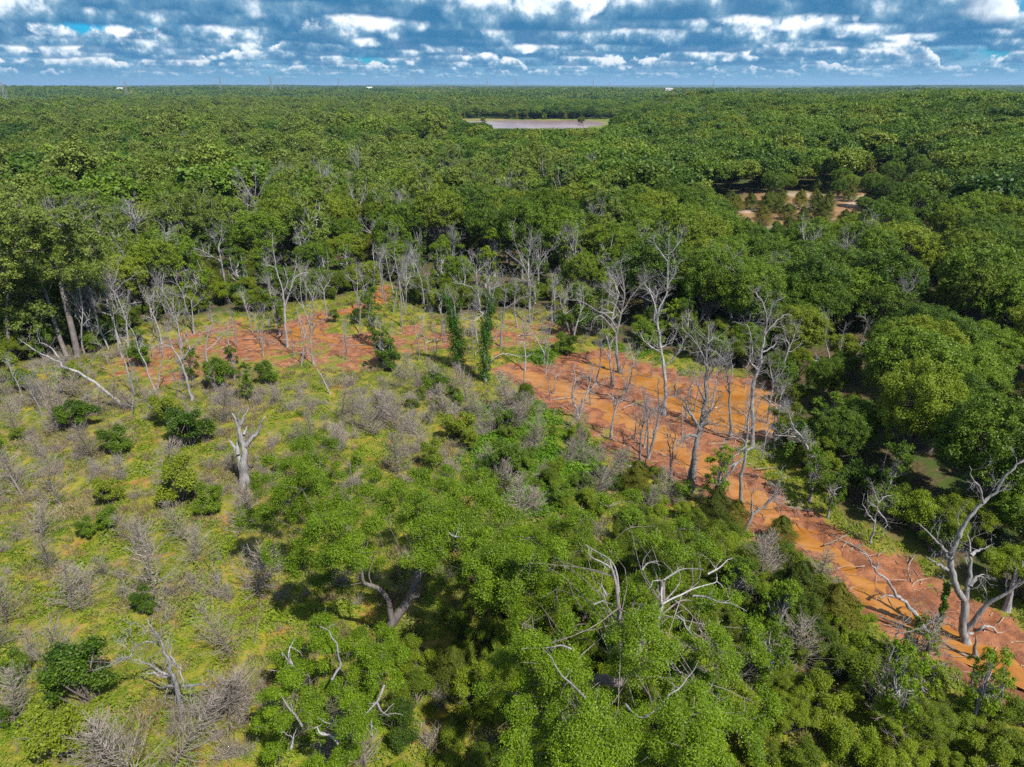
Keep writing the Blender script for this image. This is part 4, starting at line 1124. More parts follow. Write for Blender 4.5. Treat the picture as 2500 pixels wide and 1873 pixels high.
 ('R', .20, [[(1060,1245),(1040,1150),(1020,1050),(1025,960),(1010,880)], [(1060,1245),(1000,1190),(955,1130),(950,1060)], [(1065,1245),(1100,1150),(1120,1060),(1140,960)], [(1080,1245),(1160,1160),(1240,1080),(1310,1000)], [(1080,1240),(1110,1180),(1200,1150),(1230,1110)], [(1230,1080),(1270,960),(1240,910)], [(1000,1190),(930,1170),(890,1110)]], 'fan of many bare pale stems in front of the dark right woods', 1.8),
 ('R', .20, [[(1965,1180),(1985,1060),(1985,960)], [(1975,1100),(1930,1150),(1920,1170)], [(1980,1040),(2030,1000)], [(1985,1030),(1900,1000),(1850,1000)]], 'dead top showing above the canopy at the far right', 1.6),
 ('A', .24, [[(1915,640),(1917,580),(1918,530)]], 'short white stub before the wood edge left of the brook', 0),
 ('5', .21, [[(250,435),(250,330),(250,225)]], 'grey branchless post standing at the head of the creek', 0),
 ('B', .17, [[(1305,1030),(1260,940),(1220,880),(1180,800),(1170,750)]], 'white bare trunk leaning left in front of the centre woods', .2),
 ('B', .13, [[(1215,1010),(1218,940),(1225,860)]], 'dark stub under the white leaning trunk', .1),
 ('3', .07, [[(740,380),(742,250),(745,120),(745,10)]], 'thin dark upright pole in the red mud left of the centre', .6),
 ('3', .09, [[(570,200),(568,100),(565,0)]], 'thin pole standing beside the pale mud loop', .5),
 ('2', .07, [[(1620,380),(1625,270),(1632,180)]], 'short white upright stick in the lower left meadow', .5),
 ('2', .05, [[(1900,730),(1925,580),(1940,440)]], 'thin reddish upright stick beside the dark shade of the big oak', .2),
 ('B', .10, [[(1650,950),(1650,800),(1648,650)]], 'straight thin pole left of the many-armed dead tree', .4),
 ('A', .12, [[(1580,1030),(1565,920),(1555,850)], [(1565,920),(1540,880)]], 'thin leaning stem right of the green saplings on the left mud', .6),
 ('A', .20, [[(1165,900),(1155,780),(1145,700),(1110,670),(1040,660)], [(1150,700),(1180,640),(1170,600)], [(1155,740),(1200,700),(1230,650)]], 'dead tree with a level left arm at the wood edge over the left mud', 1.0),
 ('A', .16, [[(1090,980),(1075,880),(1050,820),(1010,760),(980,720)], [(1060,830),(1100,790),(1110,770)]], 'dark bent dead stem behind the left mud', .9),
]
for k, (fr, r, L, lab, tw) in enumerate(TR):
    small = r < .15 and len(L) == 1
    traced('snag' if not small else 'bare_pole', fr, r, L, lab, 'dead tree' if not small else 'pole', twigs=tw, seed=k, tw=1 if (tw > 1.4 or r < .15) else 2,
           group='standing dead trees along the creek and mudflats', mat='dead')
traced('vine_snag', 'B', .36, [[(945,1180),(940,1050),(950,900),(965,800),(980,700),(970,600),(960,550)], [(965,800),(915,760),(910,690),(860,620),(800,600),(740,590)], [(915,730),(900,620),(895,520)], [(980,700),(1000,620),(1030,560)], [(975,640),(1010,600)], [(940,760),(920,790),(880,820),(800,800)]],
       'tall dead tree wrapped in green vine up to its forks, in the centre', 'dead tree', 'vine-covered dead trees', 1.0, seed=5, vine=[(0, .48, .95, 4800), (.3, .75, .7, 2200)])
traced('vine_snag', 'B', .22, [[(790,1100),(780,980),(760,880),(740,760),(700,680),(640,650),(580,630)]], 'leaning dead tree with a thick bush of vine, left of the tall vine-wrapped one', 'dead tree', 'vine-covered dead trees', .8, seed=6,
       vine=[(.08, .45, 1.25, 5200), (.35, .75, .7, 1800)])
traced('vine_pole', '8', .12, [[(1480,670),(1500,560),(1530,450),(1560,340),(1575,270)]], 'leaning pole wrapped in green vine left of the biggest dead tree', 'pole', None, .3, seed=8, vine=[(.1, .95, .22, 1300)])
traced('arched_limb', 'B', .17, [[(950,1180),(960,1100),(1000,1040),(1060,1015),(1130,1030),(1200,1030),(1240,1015)], [(1060,1015),(1090,1030)]], 'dead limb arching to the right from the foot of the tall vine-wrapped tree', 'dead limb', None, .3, seed=9)

# ------------------------------------------------------------------ living trees with a place of their own
def special_tree(name, label, group, fr, trunk_limbs, r, blobs, nleaf, leaf, mat, extra=None, seed=1, tw=1, zc=6.0, Y=None, woodmat='bark', base=None, dead_r=.09):
    rng = np.random.default_rng(seed)
    if Y is None:
        g = at(*cpx(fr, trunk_limbs[0][0])); g[2] = ground_z(g[0], g[1]); Y = g[1]
    else: g = upright(*cpx(fr, trunk_limbs[0][0]), Y); g[2] = ground_z(g[0], g[1])
    root = thing(name, label, 'tree', g, 0, group); T = Tubes(); main = None; ends = []
    for li, L in enumerate(trunk_limbs):
        n = len(L); dep = (np.linspace(0, 1, n) ** 1.1) * (2.0 if li % 2 == 0 else -1.0)
        P = np.array([upright(*cpx(fr, p), Y + d) for p, d in zip(L, dep)]) if li == 0 else None
        if li:
            q = upright(*cpx(fr, L[0]), Y); j = int(np.argmin(np.linalg.norm(main[:, [0, 2]] - q[[0, 2]], axis=1))); dep = dep * .7 + main[j, 1] - Y
            P = np.array([upright(*cpx(fr, p), Y + d) for p, d in zip(L, dep)])
        P = smooth_path(P)
        if li == 0: main = P; P = np.vstack([P[0] - (0, 0, 1), P]); rad = r * (1 - .72 * np.linspace(0, 1, len(P)))
        else: r0 = r * (1 - .7 * j / len(main)) * .68; rad = np.linspace(r0, r0 * .25, len(P))
        T.add(P, rad, 9); ends.append(P)
    allp = np.concatenate(ends)
    B = []
    for (px, py, z, br) in blobs: p = at(px, py, z); B.append((*p, br))
    for bi, b in enumerate(B):
        e = np.array(b[:3]); cand = allp[allp[:, 2] < e[2] + 1]; cand = cand if len(cand) else allp
        p = cand[np.argmin(np.linalg.norm(cand - e, axis=1))]
        m = (p + e) / 2 + rng.normal(0, .1, 3) * np.linalg.norm(e - p); 
        T.add(smooth_path([p, m, e], 3), np.linspace(.05, .022, 7) * (1 if bi % 3 == 0 and np.linalg.norm(e - p) < 4.5 else .55), 5)
        for _ in range(5): T.add(limb(rng, e, rng.normal(0, 1, 3) + (0, 0, .4), b[3] * rng.uniform(1.0, 1.7), 4, .25), np.linspace(.03, .006, 4), 3)
    V, Fq = T.arrays(); link('trunk', mesh_np('trunk', V - g, Fq, M[woodmat], True), root)
    P, Nn = crown_points(rng, B, nleaf, np.mean(np.array(B)[:, :3], axis=0) - (0, 0, 3), .25, 9)
    V, Fq = leaf_quads(rng, P, Nn, leaf); link('crown', mesh_np('crown', V - g, Fq, M[mat]), root)
    if extra:
        for (efr, z, L) in extra:
            T = Tubes()
            pts = smooth_path([at(*cpx(efr, p), z + .15 * i) for i, p in enumerate(L)]); T.add(pts, np.linspace(dead_r, .02, len(pts)), 6)
            for _ in range(3):
                i = rng.integers(2, len(pts)); T.add(limb(rng, pts[i], rng.normal(0, 1, 3) + (0, 0, .3), rng.uniform(.4, 1.0), 5, .25), np.linspace(dead_r * .4, .01, 5), 4)
            V, Fq = T.arrays(); link('dead_limb', mesh_np('dead_limb', V - g, Fq, M['dead'], True), root)
    return root


def fill(rng, poly, z0, z1, sp, r0, r1, zfun=None):
    P = np.array(poly, float); x0, y0 = P.min(0); x1, y1 = P.max(0); out = []
    for _ in range(6000):
        x, y = rng.uniform(x0, x1), rng.uniform(y0, y1)
        if not inside(np.array([x]), np.array([y]), poly)[0]: continue
        if any((x - a) ** 2 + (y - b) ** 2 < sp * sp for a, b, _, _ in out): continue
        z = rng.uniform(z0, z1); out.append((x, y, z, rng.uniform(r0, r1)))
    return out


def dome(rng, bl, lobes, z0, z1):
    """heights of the clumps: domed boughs with low dark seams between them"""
    out = []
    for x, y, z, r in bl:
        q = min(math.hypot(x - a, (y - b) * 1.15) / w_ for a, b, w_ in lobes); h = z1 - (z1 - z0) * min(1, q ** 1.7)
        if q > .86 and rng.random() < .35: continue
        out.append((x, y, h + rng.normal(0, .35), r * (1.1 - .3 * min(1, q))))
    return out


rg = np.random.default_rng(77)
oak_poly = [(625,1180),(680,1120),(760,1085),(850,1110),(960,1200),(1020,1175),(1120,1150),(1200,1200),(1250,1280),(1300,1370),(1290,1450),(1200,1480),(1130,1440),(1090,1340),(1000,1380),(930,1340),(900,1390),(800,1420),(720,1390),(640,1330),(610,1260)]
bl = dome(rg, fill(rg, oak_poly, 8.2, 10.6, 42, .95, 1.5), [(720,1180,130),(830,1300,120),(1000,1230,110),(1160,1240,140),(1210,1400,130)], 5.8, 10.8)
bl += [(1036,1362,9.4,1.25),(1075,1318,10,1.25),(1112,1335,10,1.2),(1042,1288,10.3,1.3),(1092,1272,10.4,1.2),(1140,1300,10.2,1.3),(850,1350,9.2,1.2)]
special_tree('large_oak', 'large bright green oak with a forked grey trunk in the middle foreground', None, 'P',
             [[(928,1605),(945,1560),(957,1523),(980,1490),(1000,1461),(1013,1428),(1025,1396),(1036,1350),(1068,1325),(1086,1293),(1090,1258)],
              [(957,1520),(952,1490),(945,1460),(921,1435),(888,1422),(881,1389),(858,1356),(846,1350)], [(1000,1461),(1010,1458),(1022,1458)]], .38, bl, 300000, .10, 'bright',
             [('3', 10.6, [(1530,1540),(1520,1480),(1540,1430)]), ('3', 10.6, [(1520,1540),(1440,1510),(1380,1450),(1340,1460)]), ('3', 10.6, [(1520,1540),(1580,1590),(1640,1600)]), ('3', 11, [(1500,1440),(1430,1380),(1390,1330)])], 3, zc=6)
bl = fill(rg, [(690,1640),(740,1560),(800,1500),(860,1540),(960,1560),(985,1640),(960,1720),(900,1740),(880,1800),(840,1880),(780,1900),(700,1880),(660,1800),(640,1740),(690,1700)], 3.6, 6.2, 46, .6, 1.1)
bl = dome(rg, bl, [(800,1570,90),(930,1620,90),(720,1720,90),(850,1760,110)], 3.0, 6.4)
special_tree('small_oak', 'smaller oak with bleached dead limbs poking from its crown, below the big oak', None, 'P', [[(830,1850),(835,1790),(850,1720),(860,1660)], [(850,1720),(800,1690),(760,1700)]], .28, bl, 130000, .088, 'bright',
             [('4', 6.6, [(640,1010),(680,940),(710,900),(690,830),(680,740),(640,690),(620,640),(550,610)]), ('4', 6.0, [(390,1000),(330,980),(260,950),(170,930)]), ('4', 5.8, [(380,940),(330,880),(270,800)]), ('4', 5.8, [(350,900),(320,830),(330,760)]),
              ('4', 5.4, [(420,1350),(370,1270),(310,1200),(240,1080)]), ('4', 5.6, [(710,1380),(680,1350),(580,1320)]), ('4', 5.2, [(690,1480),(630,1420),(560,1410),(530,1360),(500,1370)]), ('4', 5.0, [(340,1520),(360,1410)]),
              ('4', 5.6, [(1030,1050),(990,1150),(930,1220),(860,1290),(750,1310)]), ('4', 5.6, [(980,1180),(1010,1240),(1070,1280)]), ('4', 5.0, [(940,1220),(935,1340),(950,1450)])], 4, dead_r=.075)
bl = fill(rg, [(1230,1330),(1300,1260),(1400,1240),(1480,1200),(1560,1210),(1640,1260),(1720,1340),(1800,1420),(1850,1540),(1880,1700),(1860,1900),(1650,1930),(1500,1930),(1360,1930),(1280,1840),(1200,1700),(1180,1560),(1200,1430)], 8.8, 12.4, 56, .65, 1.25)
bl = dome(rg, bl, [(1320,1370,120),(1490,1290,120),(1640,1370,110),(1760,1540,130),(1560,1560,130),(1330,1600,130),(1440,1790,140),(1680,1780,150),(1260,1800,90)], 7.2, 12.6)
special_tree('front_oak', 'tall light green oak threaded with pale bare limbs, right of bottom centre', None, 'P',
             [[(1440,1960),(1456,1873),(1485,1789),(1440,1730),(1446,1690),(1465,1658),(1515,1665),(1550,1600),(1583,1545),(1605,1510),(1616,1475),(1618,1418)], [(1616,1475),(1642,1461),(1665,1451)], [(1515,1665),(1512,1520),(1505,1430),(1488,1370)]], .40, bl, 260000, .086, 'bright',
             [('6', 12.5, [(1240,550),(1270,470),(1280,440),(1350,400),(1420,370),(1500,330),(1600,300),(1670,280),(1680,240)]), ('6', 12.6, [(1270,470),(1265,350),(1275,270),(1200,270)]), ('6', 12.7, [(1275,270),(1350,220),(1430,180),(1580,185)]),
              ('6', 12.4, [(1500,380),(1600,390),(1700,430),(1790,440),(1900,495)]), ('6', 12.4, [(950,360),(930,200),(880,110),(780,50),(700,0)]), ('6', 12.4, [(940,230),(860,150),(740,90),(720,20)]), ('6', 12.4, [(1120,190),(1160,140),(1230,120)]),
              ('6', 12.2, [(1380,530),(1430,570),(1450,620),(1510,690)]), ('6', 11.8, [(1000,1190),(1060,1260),(1100,1285),(1155,1285)]), ('6', 11.8, [(1310,1170),(1320,1120),(1400,1070),(1460,990)]), ('6', 11.8, [(600,780),(520,750),(440,765),(300,770)]),
              ('6', 11.8, [(700,1140),(600,1040),(520,970),(440,840)]), ('6', 12.4, [(1070,520),(1110,450)]), ('6', 12.4, [(760,445),(850,410)]), ('6', 12.4, [(860,385),(820,300)]), ('6', 11.6, [(1240,1240),(1300,1150)]), ('6', 12.5, [(1610,220),(1700,170),(1760,110)])], 5, dead_r=.055)
# the tall trees of the left wood edge: thick trunks in view under high crowns
for lab, L, Yb, pol, r, sd in (
    ('tall tree with a thick trunk at the left wood edge, right of two leaning', [[(470,1045),(440,900),(400,740),(370,620),(355,540),(300,450),(265,400)], [(355,550),(380,470),(400,400)]], None,
     [(40,560),(120,530),(190,560),(235,600),(240,660),(190,690),(120,680),(60,700),(20,650)], .46, 11),
    ('tall tree with a thinner trunk at the left wood edge, left of two leaning', [[(400,1030),(350,900),(300,740),(270,640),(230,560)]], None,
     [(-40,640),(40,690),(110,730),(140,780),(90,800),(30,820),(-40,800)], .36, 12),
    ('tall leafy tree whose crown is cut by the left picture edge', [[(60,1080),(50,900),(40,740),(60,600)]], None,
     [(-120,520),(-40,480),(60,500),(110,560),(60,640),(0,700),(-80,720),(-140,640)], .36, 13)):
    b = cpx('A', L[0][0]); g = at(*b); Y = g[1]; rr = np.random.default_rng(sd); bl = []
    for (px, py, _, br) in fill(rr, pol, 0, 1, 26, 1.3, 2.0):
        p = upright(px, py, Y + rr.uniform(-2.6, 2.6)); q = px_of(p[0], p[1], p[2]); bl.append((q[0], q[1], p[2], br))
    special_tree('tall_tree', lab, 'tall trees at the left wood edge', 'A', L, r, bl, 30000, .26, 'cotton', seed=sd, woodmat='bark')

MARKS = [(600, 1190, 'the broken-topped snag'), (440, 1690, 'the shaggy dead trunk'), (930, 1560, 'the big oak trunk'), (1182, 930, 'the vine-wrapped tree'), (1060, 860, 'the vine-bushed leaning tree'),
         (290, 970, 'the fallen leaning tree'), (464, 975, 'the Y-shaped dead tree'), (703, 860, 'the split-topped dead tree'), (765, 889, 'the forked dead tree'), (1411, 1025, 'the low forked stump'), (1491, 1075, 'the first leaning creek snag'),
         (1686, 1200, 'the twin-trunked dead tree'), (2357, 1566, 'the biggest dead tree'), (780, 1800, 'the small oak'), (10, 1450, 'the left picture edge'), (60, 1860, 'the bottom left corner'), (1537, 1145, 'the white bucket'),
         (770, 1120, 'the big oak crown'), (1340, 1180, 'the bright herb patch'), (1512, 914, 'the many-armed dead tree'), (2206, 1540, 'the small brush snag'), (1850, 1480, 'the near creek bank'), (1450, 1760, 'the front oak trunk'),
         (2000, 1800, 'the bottom edge'), (2450, 1850, 'the bottom right corner'), (1808, 1235, 'the drooping-armed dead tree'), (400, 1220, 'the tall dark juniper bush'), (600, 1860, 'the bottom edge'), (140, 1130, 'the left meadow bushes')]


def by_mark(px, py):
    d = [((px - a) ** 2 + 1.6 * (py - b) ** 2, a, b, t) for a, b, t in MARKS]; q, a, b, t = min(d); dx, dy = px - a, py - b
    far_ = 'just ' if q < 90 ** 2 else ''
    if abs(dx) > abs(dy) * 1.2: return far_ + ('right of ' if dx > 0 else 'left of ') + t
    return far_ + ('below ' if dy > 0 else 'above ') + t


# ------------------------------------------------------------------ dead junipers of the meadow
JR = [('1', (130,780), 1.0), ('1', (440,820), 1.1), ('1', (490,800), .9), ('1', (710,1010), .9), ('1', (150,1200), 1.2), ('1', (450,1360), 1.25), ('1', (180,1290), 1.0), ('1', (1300,1325), 1.15), ('1', (320,1640), 1.0),
      ('1', (1780,1120), .55), ('1', (1690,750), 1.05), ('1', (1430,960), .75), ('1', (930,1150), .55), ('1', (750,700), 1.0), ('1', (1100,1640), .9), ('1', (1440,1650), .95), ('1', (1830,1610), 1.1), ('1', (860,640), .9), ('1', (950,900), .85),
      ('1', (330,620), .95), ('1', (560,560), .9), ('1', (1010,640), .8), ('1', (1230,720), .8), ('1', (60,560), 1.0), ('1', (650,700), .9), ('1', (1900,1400), .8), ('1', (300,1000), .6),
      ('2', (380,190), .8), ('2', (560,525), 1.1), ('2', (1180,440), 1.15), ('2', (1100,170), 1.1), ('2', (1470,175), .9), ('2', (1925,405), 1.1), ('2', (60,610), 1.1), ('2', (20,800), .7), ('2', (470,1075), 1.3), ('2', (1720,1235), 1.2),
      ('2', (1740,850), .9), ('2', (800,1640), 1.0), ('2', (120,1365), .8), ('2', (1060,1800), 1.2), ('2', (690,410), .7), ('2', (800,250), .7), ('2', (1300,1700), 1.0), ('2', (250,900), .7), ('4', (700,1640), .9), ('4', (900,1700), .9),
      ('3', (285,590), .7), ('3', (525,695), .85), ('3', (740,740), .95), ('3', (825,710), .75), ('3', (985,850), 1.0), ('3', (1040,645), .95), ('3', (1170,805), 1.15), ('3', (1330,860), 1.0), ('3', (1160,1135), 1.3), ('3', (725,970), .8),
      ('3', (1690,595), 1.1), ('3', (1480,655), 1.0), ('3', (2000,645), 1.15), ('3', (1900,1200), .8), ('3', (1310,510), .8), ('3', (1600,835), .9), ('3', (500,880), .8), ('3', (430,905), .6), ('3', (1150,480), .8), ('3', (1220,420), .9), ('3', (1780,720), .9),
      ('3', (1560,720), .8), ('3', (1400,760), .7), ('3', (1080,760), .9), ('3', (900,640), .8), ('3', (1850,850), .8), ('3', (1500,500), .9), ('3', (1600,450), .9), ('3', (1400,400), .8), ('3', (1250,1010), .8), ('3', (2050,800), .9),
      ('5', (700,1045), 1.0), ('5', (775,1375), 1.0), ('5', (980,1190), 1.0), ('5', (1360,1340), .95), ('5', (880,1150), .85), ('5', (330,965), .8), ('5', (220,1500), 1.1), ('5', (590,1060), .8), ('5', (200,780), .9), ('5', (1290,1280), .8),
      ('5', (150,1300), .8), ('5', (330,1450), .8), ('5', (640,820), .7), ('5', (1200,1420), .8), ('8', (190,260), 1.0), ('8', (620,430), 1.1), ('8', (40,500), .8)]
rj = np.random.default_rng(15)
for i, (fr, p, s) in enumerate(JR):
    q = cpx(fr, p); g = at(*q); z = ground_z(g[0], g[1])
    if q[1] > 1250: zone = ('feathery grey dead juniper in the lower left meadow', 'dead junipers of the lower left meadow') if q[0] < 700 else ('feathery grey dead juniper half sunk in the green brush near the creek', 'dead junipers in the near brush')
    elif q[0] < 640: zone = ('feathery grey dead juniper in the brush left of the broken-topped snag', 'dead junipers of the left brush')
    elif q[0] < 1250: zone = ('feathery grey dead juniper in the thicket between the left mud and the big oak', 'dead junipers of the centre thicket')
    else: zone = ('feathery grey dead juniper on the grassy slope left of the creek', 'dead junipers by the creek')
    zone = (f'{size_word(s)} feathery grey dead juniper ' + by_mark(*q), 'dead junipers of the clearing')
    pr = DJ[rj.integers(9)]; sc = (s * rj.uniform(.8, 1.15), s * rj.uniform(.8, 1.15), s * rj.uniform(.8, 1.1))
    lk = 1 if rj.random() < .85 else 5
    lean = (rj.normal(0, .09 * lk), rj.normal(0, .09 * lk), rj.uniform(0, 6.28))
    t = thing('dead_juniper', zone[0], 'dead juniper', (g[0], g[1], z), 0, zone[1], sc=sc); t.rotation_euler = lean
    link('stem', pr[0], t); link('twigs', pr[1], t)

# ------------------------------------------------------------------ bushes
def put(kind, names, pr, px, py, sc, lab, cat, grp, rng):
    g = at(px, py); z = ground_z(g[0], g[1]); return plant(kind, names, pr[rng.integers(len(pr))], (g[0], g[1], z), sc, lab, cat, grp, rng)


rb = np.random.default_rng(21)
SN = ('stems', 'foliage')
DB = [('1', (620,800), 1.5, 'dark green round bush in the left brush, before the fallen leaning tree'), ('1', (910,990), 1.2, 'yellowish green bush right of the dead junipers at left'), ('1', (1300,780), 1.3, 'dark green bush behind the middle of the left meadow'),
      ('1', (1470,930), 1.7, 'dense dark green bush above the tall dark juniper at left'), ('1', (1400,1370), 1.7, 'tall dark green bushy juniper left of the broken-topped snag'), ('1', (1620,1440), 1.1, 'low dark shrub at the foot of the tall dark green juniper'),
      ('1', (850,1370), 1.0, 'small solitary green bush in the left meadow'), ('1', (850,1560), .8, 'low green bush below the small solitary bush'), ('1', (680,1620), .7, 'low dark green plant at the left of the meadow'),
      ('1', (1690,480), 1.5, 'dark leafy bush at the foot of the Y-shaped dead tree'), ('1', (2050,450), 1.1, 'rounded dark bush at the right end of the left mud'), ('1', (1080,290), 1.3, 'green bush in the left mud under the thin dead stems'),
      ('1', (580,430), 1.1, 'green bush behind the fallen leaning tree'), ('1', (60,420), 1.6, 'dark bush at the left edge below the tall trunks'), ('1', (200,500), 1.2, 'green bush at the left below the fallen leaning tree'), ('1', (150,880), .6, 'small dark green tuft among dead junipers at the left edge'),
      ('2', (660,1200), 1.5, 'green bush beside the leaning white dead juniper at lower left'), ('2', (520,1590), 1.6, 'dark green bush at the bottom left'), ('2', (150,1050), .8, 'low dark green bush at the left edge'), ('2', (1100,520), .7, 'leafy bush at the top of the shaggy dead trunk'),
      ('3', (1430,1080), 1.0, 'dark green bush in the bright grass below the centre thicket'), ('3', (1640,870), 1.4, 'dark shaggy bush at the right of the centre thicket'), ('3', (2000,1150), 1.3, 'dark bush among the dead junipers left of the creek'), ('3', (1980,800), 1.2, 'dark olive bush below the vine-wrapped tree'),
      ('3', (1450,520), 1.2, 'dark green shrub in the upper part of the centre thicket'), ('3', (1100,340), 1.3, 'leafy shrub at the foot of the saplings in the centre'), ('B', (360,1080), 1.5, 'leafy bush under the sapling in the centre mud'), ('3', (1720,960), .9, 'round green bush in the bright grass'),
      ('5', (230,1160), .9, 'small dark green bush in the bright grass left of the creek'), ('5', (560,200), 1.2, 'green bush at the far grass strip above the creek head'), ('B', (1400,900), 1.5, 'broad olive bush between the centre mud and the pool'), ('B', (1560,870), 2.4, 'large dark bush under the many-armed dead tree'),
      ('B', (180,850), .9, 'small round cedar bush by the brook'), ('B', (40,830), .9, 'small bush left of the round one by the brook'), ('1', (0,1050), .8, 'small bush at the very left edge'), ('2', (20,1400), .7, 'dark bush cut by the left edge near the bottom')]
for fr, p, s, lab in DB: put('bush', SN, DBUSH, *cpx(fr, p), s, lab, 'bush', None, rb)
# leafy saplings on the left mudflat and along it
for fr, p, s, lab in (('A', (1410,1190), .50, 'small leafy sapling on the left mudflat'), ('A', (1500,1310), .55, 'leafy sapling in front of the left mudflat'), ('A', (1160,1180), .5, 'sapling with sparse leaves by the Y-shaped dead tree'), ('A', (870,1090), .5, 'dark sapling in the left mud'),
                      ('B', (280,960), .75, 'leafy young tree in the centre of the mudflat'), ('B', (340,1120), .6, 'young tree hanging with leaves at the near edge of the centre mud'), ('A', (1680,900), .6, 'light green young tree left of the tall split-topped dead tree'),
                      ('B', (250,820), .7, 'young tree left of the brook bend'), ('7', (550,1330), .55, 'sapling with light leaves at the shaded creek bend'), ('7', (690,1450), .5, 'small sapling on the far bank at right'), ('5', (1700,1400), .6, 'sapling on the near bank beneath the twin-trunked dead tree')):
    q = cpx(fr, p); g = at(*q); z = ground_z(g[0], g[1]); plant('sapling', ('trunk', 'crown'), SLIM[rb.integers(4)], (g[0], g[1], z), s, lab, 'sapling', None, rb)
# dark bushes along the foot of the woods
n = 0
ex, ey = [], []
for i in range(len(OPEN)):
    a, b = np.array(OPEN[i]), np.array(OPEN[(i + 1) % len(OPEN)]); L = np.linalg.norm(b - a)
    if max(a[1], b[1]) < 30: continue
    for k in range(int(L / 1.0)):
        p = a + (b - a) * (k + rb.random()) / max(1, int(L / 1.0)); ex.append(p[0]); ey.append(p[1])
ex = np.array(ex); ey = np.array(ey); nrm = np.hypot(ex, ey)
for x, y in zip(ex, ey):
    o = rb.uniform(.2, 9.0); x += rb.normal(0, 1); y += o; z = ground_z(x, y); px, py = px_of(x, y, z)
    if not (-60 < px < 2560) or py > 1500: continue
    if float(poly_sd(np.array([x]), np.array([y]), OPEN)[0]) < -.5 or rb.random() < .12: continue
    u = rb.random(); wh = place_words(px, 0).replace('in the front row ', '')
    if u < .38: q = rb.uniform(.55, 1.0); plant('understory_tree', ('trunk', 'crown'), BTREE[rb.integers(4)], (x, y, z), q, size_word(q * 1.28) + ' low leafy tree at the foot of the woods ' + wh, 'small tree', 'low trees along the foot of the woods', rb)
    else: q = rb.uniform(.7, 1.9); plant('wood_edge_bush', SN, (BUSH if rb.random() < .4 else DBUSH)[rb.integers(3)], (x, y, z), q, size_word(q * .78) + ' leafy bush at the foot of the woods ' + wh, 'bush', 'bushes along the foot of the woods', rb)
# the green thicket of the near bank
BP = np.array(BRUSH); pts = []
for _ in range(4000):
    x = rb.uniform(BP[:, 0].min(), BP[:, 0].max()); y = rb.uniform(15, BP[:, 1].max())
    if not inside(np.array([x]), np.array([y]), BRUSH)[0]: continue
    if any((x - a) ** 2 + (y - b) ** 2 < 1.75 ** 2 for a, b in pts): continue
    pts.append((x, y))
for x, y in pts:
    z = ground_z(x, y); px, py = px_of(x, y, z)
    if z < -.1 or px < -50 or px > 2700 or py > 2250: continue
    ed = -float(poly_sd(np.array([x]), np.array([y]), BRUSH)[0]); u = rb.random()
    side = 'under the bare-limbed front oak' if px < 1650 else ('along the near bank in the lower right' if py < 1650 else 'at the bottom right corner')
    wh = by_mark(px, py)
    if ed > 3.6 and u < .55: q = rb.uniform(.50, 1.0) * (.72 if px > 1650 and ed < 9 else 1); plant('brush_tree', ('trunk', 'crown'), BTREE[rb.integers(4)], (x, y, z), q, size_word(q * 1.25) + ' many-stemmed light green small tree ' + wh, 'small tree', 'small trees of the near thicket', rb)
    elif u < .59 and ed > 2.5: q = rb.uniform(.35, .55); plant('cedar_tree', ('trunk', 'crown'), CED[rb.integers(3)], (x, y, z), q, size_word(q * 1.8) + ' olive juniper ' + wh, 'tree', 'junipers of the near thicket', rb)
    else: q = rb.uniform(.8, 1.35) * (.75 if ed < 3.6 else 1); plant('bush', SN, BUSH[rb.integers(4)], (x, y, z), q, size_word(q * .93) + ' leafy green bush in the thicket ' + wh, 'bush', 'bushes of the near thicket', rb)
# wispy saplings and bare twigs rising out of the thicket
for i in range(34):
    px, py = rb.uniform(1560, 2480), rb.uniform(1380, 1860)
    g = at(px, py)
    if not inside(np.array([g[0]]), np.array([g[1]]), BRUSH)[0]: continue
    z = ground_z(g[0], g[1]); q = rb.uniform(.8, 1.15)
    if i % 2: plant('sapling', ('trunk', 'crown'), SLIM[rb.integers(4)], (g[0], g[1], z), q * .52, size_word(q) + ' wispy light green sapling ' + by_mark(px, py), 'sapling', 'wispy saplings of the near thicket', rb)
    else: plant('dead_juniper', ('stem', 'twigs'), DJ[rb.integers(9)], (g[0], g[1], z), q * 1.1, size_word(q) + ' bare grey juniper in the green thicket ' + by_mark(px, py), 'dead juniper', 'dead junipers of the near thicket', rb)
# a few cedars along the near bank that stand out
for fr, p, s, lab in (('5', (1700,1500), .55, 'olive cedar on the near bank below the twin trunks'), ('5', (1100,1260), .6, 'dark green cedar left of the creek in front of the thin dark stem'), ('8', (400,560), .8, 'dark juniper with bare twigs beside the creek at lower right'),
                      ('7', (320,1640), .45, 'green-grey juniper at the near side of the creek bend'), ('8', (700,600), .7, 'thin olive juniper before the leaning trunk'), ('5', (1850,1500), .45, 'broad dark olive juniper on the near bank')):
    q = cpx(fr, p); g = at(*q); z = ground_z(g[0], g[1]); plant('cedar_tree', ('trunk', 'crown'), CED[rb.integers(3)], (g[0], g[1], z), s, lab, 'tree', None, rb)
for k in range(70):
    a = rb.uniform(0, 1); x, y = np.array(gpoly([(1250, 1000), (1330, 1090), (1480, 1190), (1600, 1270), (1420, 1260), (1240, 1180), (1050, 1000)]))[rb.integers(7)] + rb.normal(0, 2.2, 2)
    z = ground_z(x, y); q = ground_fields(np.array([x]), np.array([y]))
    if z < .05 or q[1][0] > .4: continue
    plant('bush', SN, (BUSH if a < .6 else DBUSH)[rb.integers(3)], (x, y, z), rb.uniform(.35, .85), size_word(a * .5 + .75) + ' green bush on the grassy slope ' + by_mark(*px_of(x, y)), 'bush', 'bushes on the grassy slope', rb)

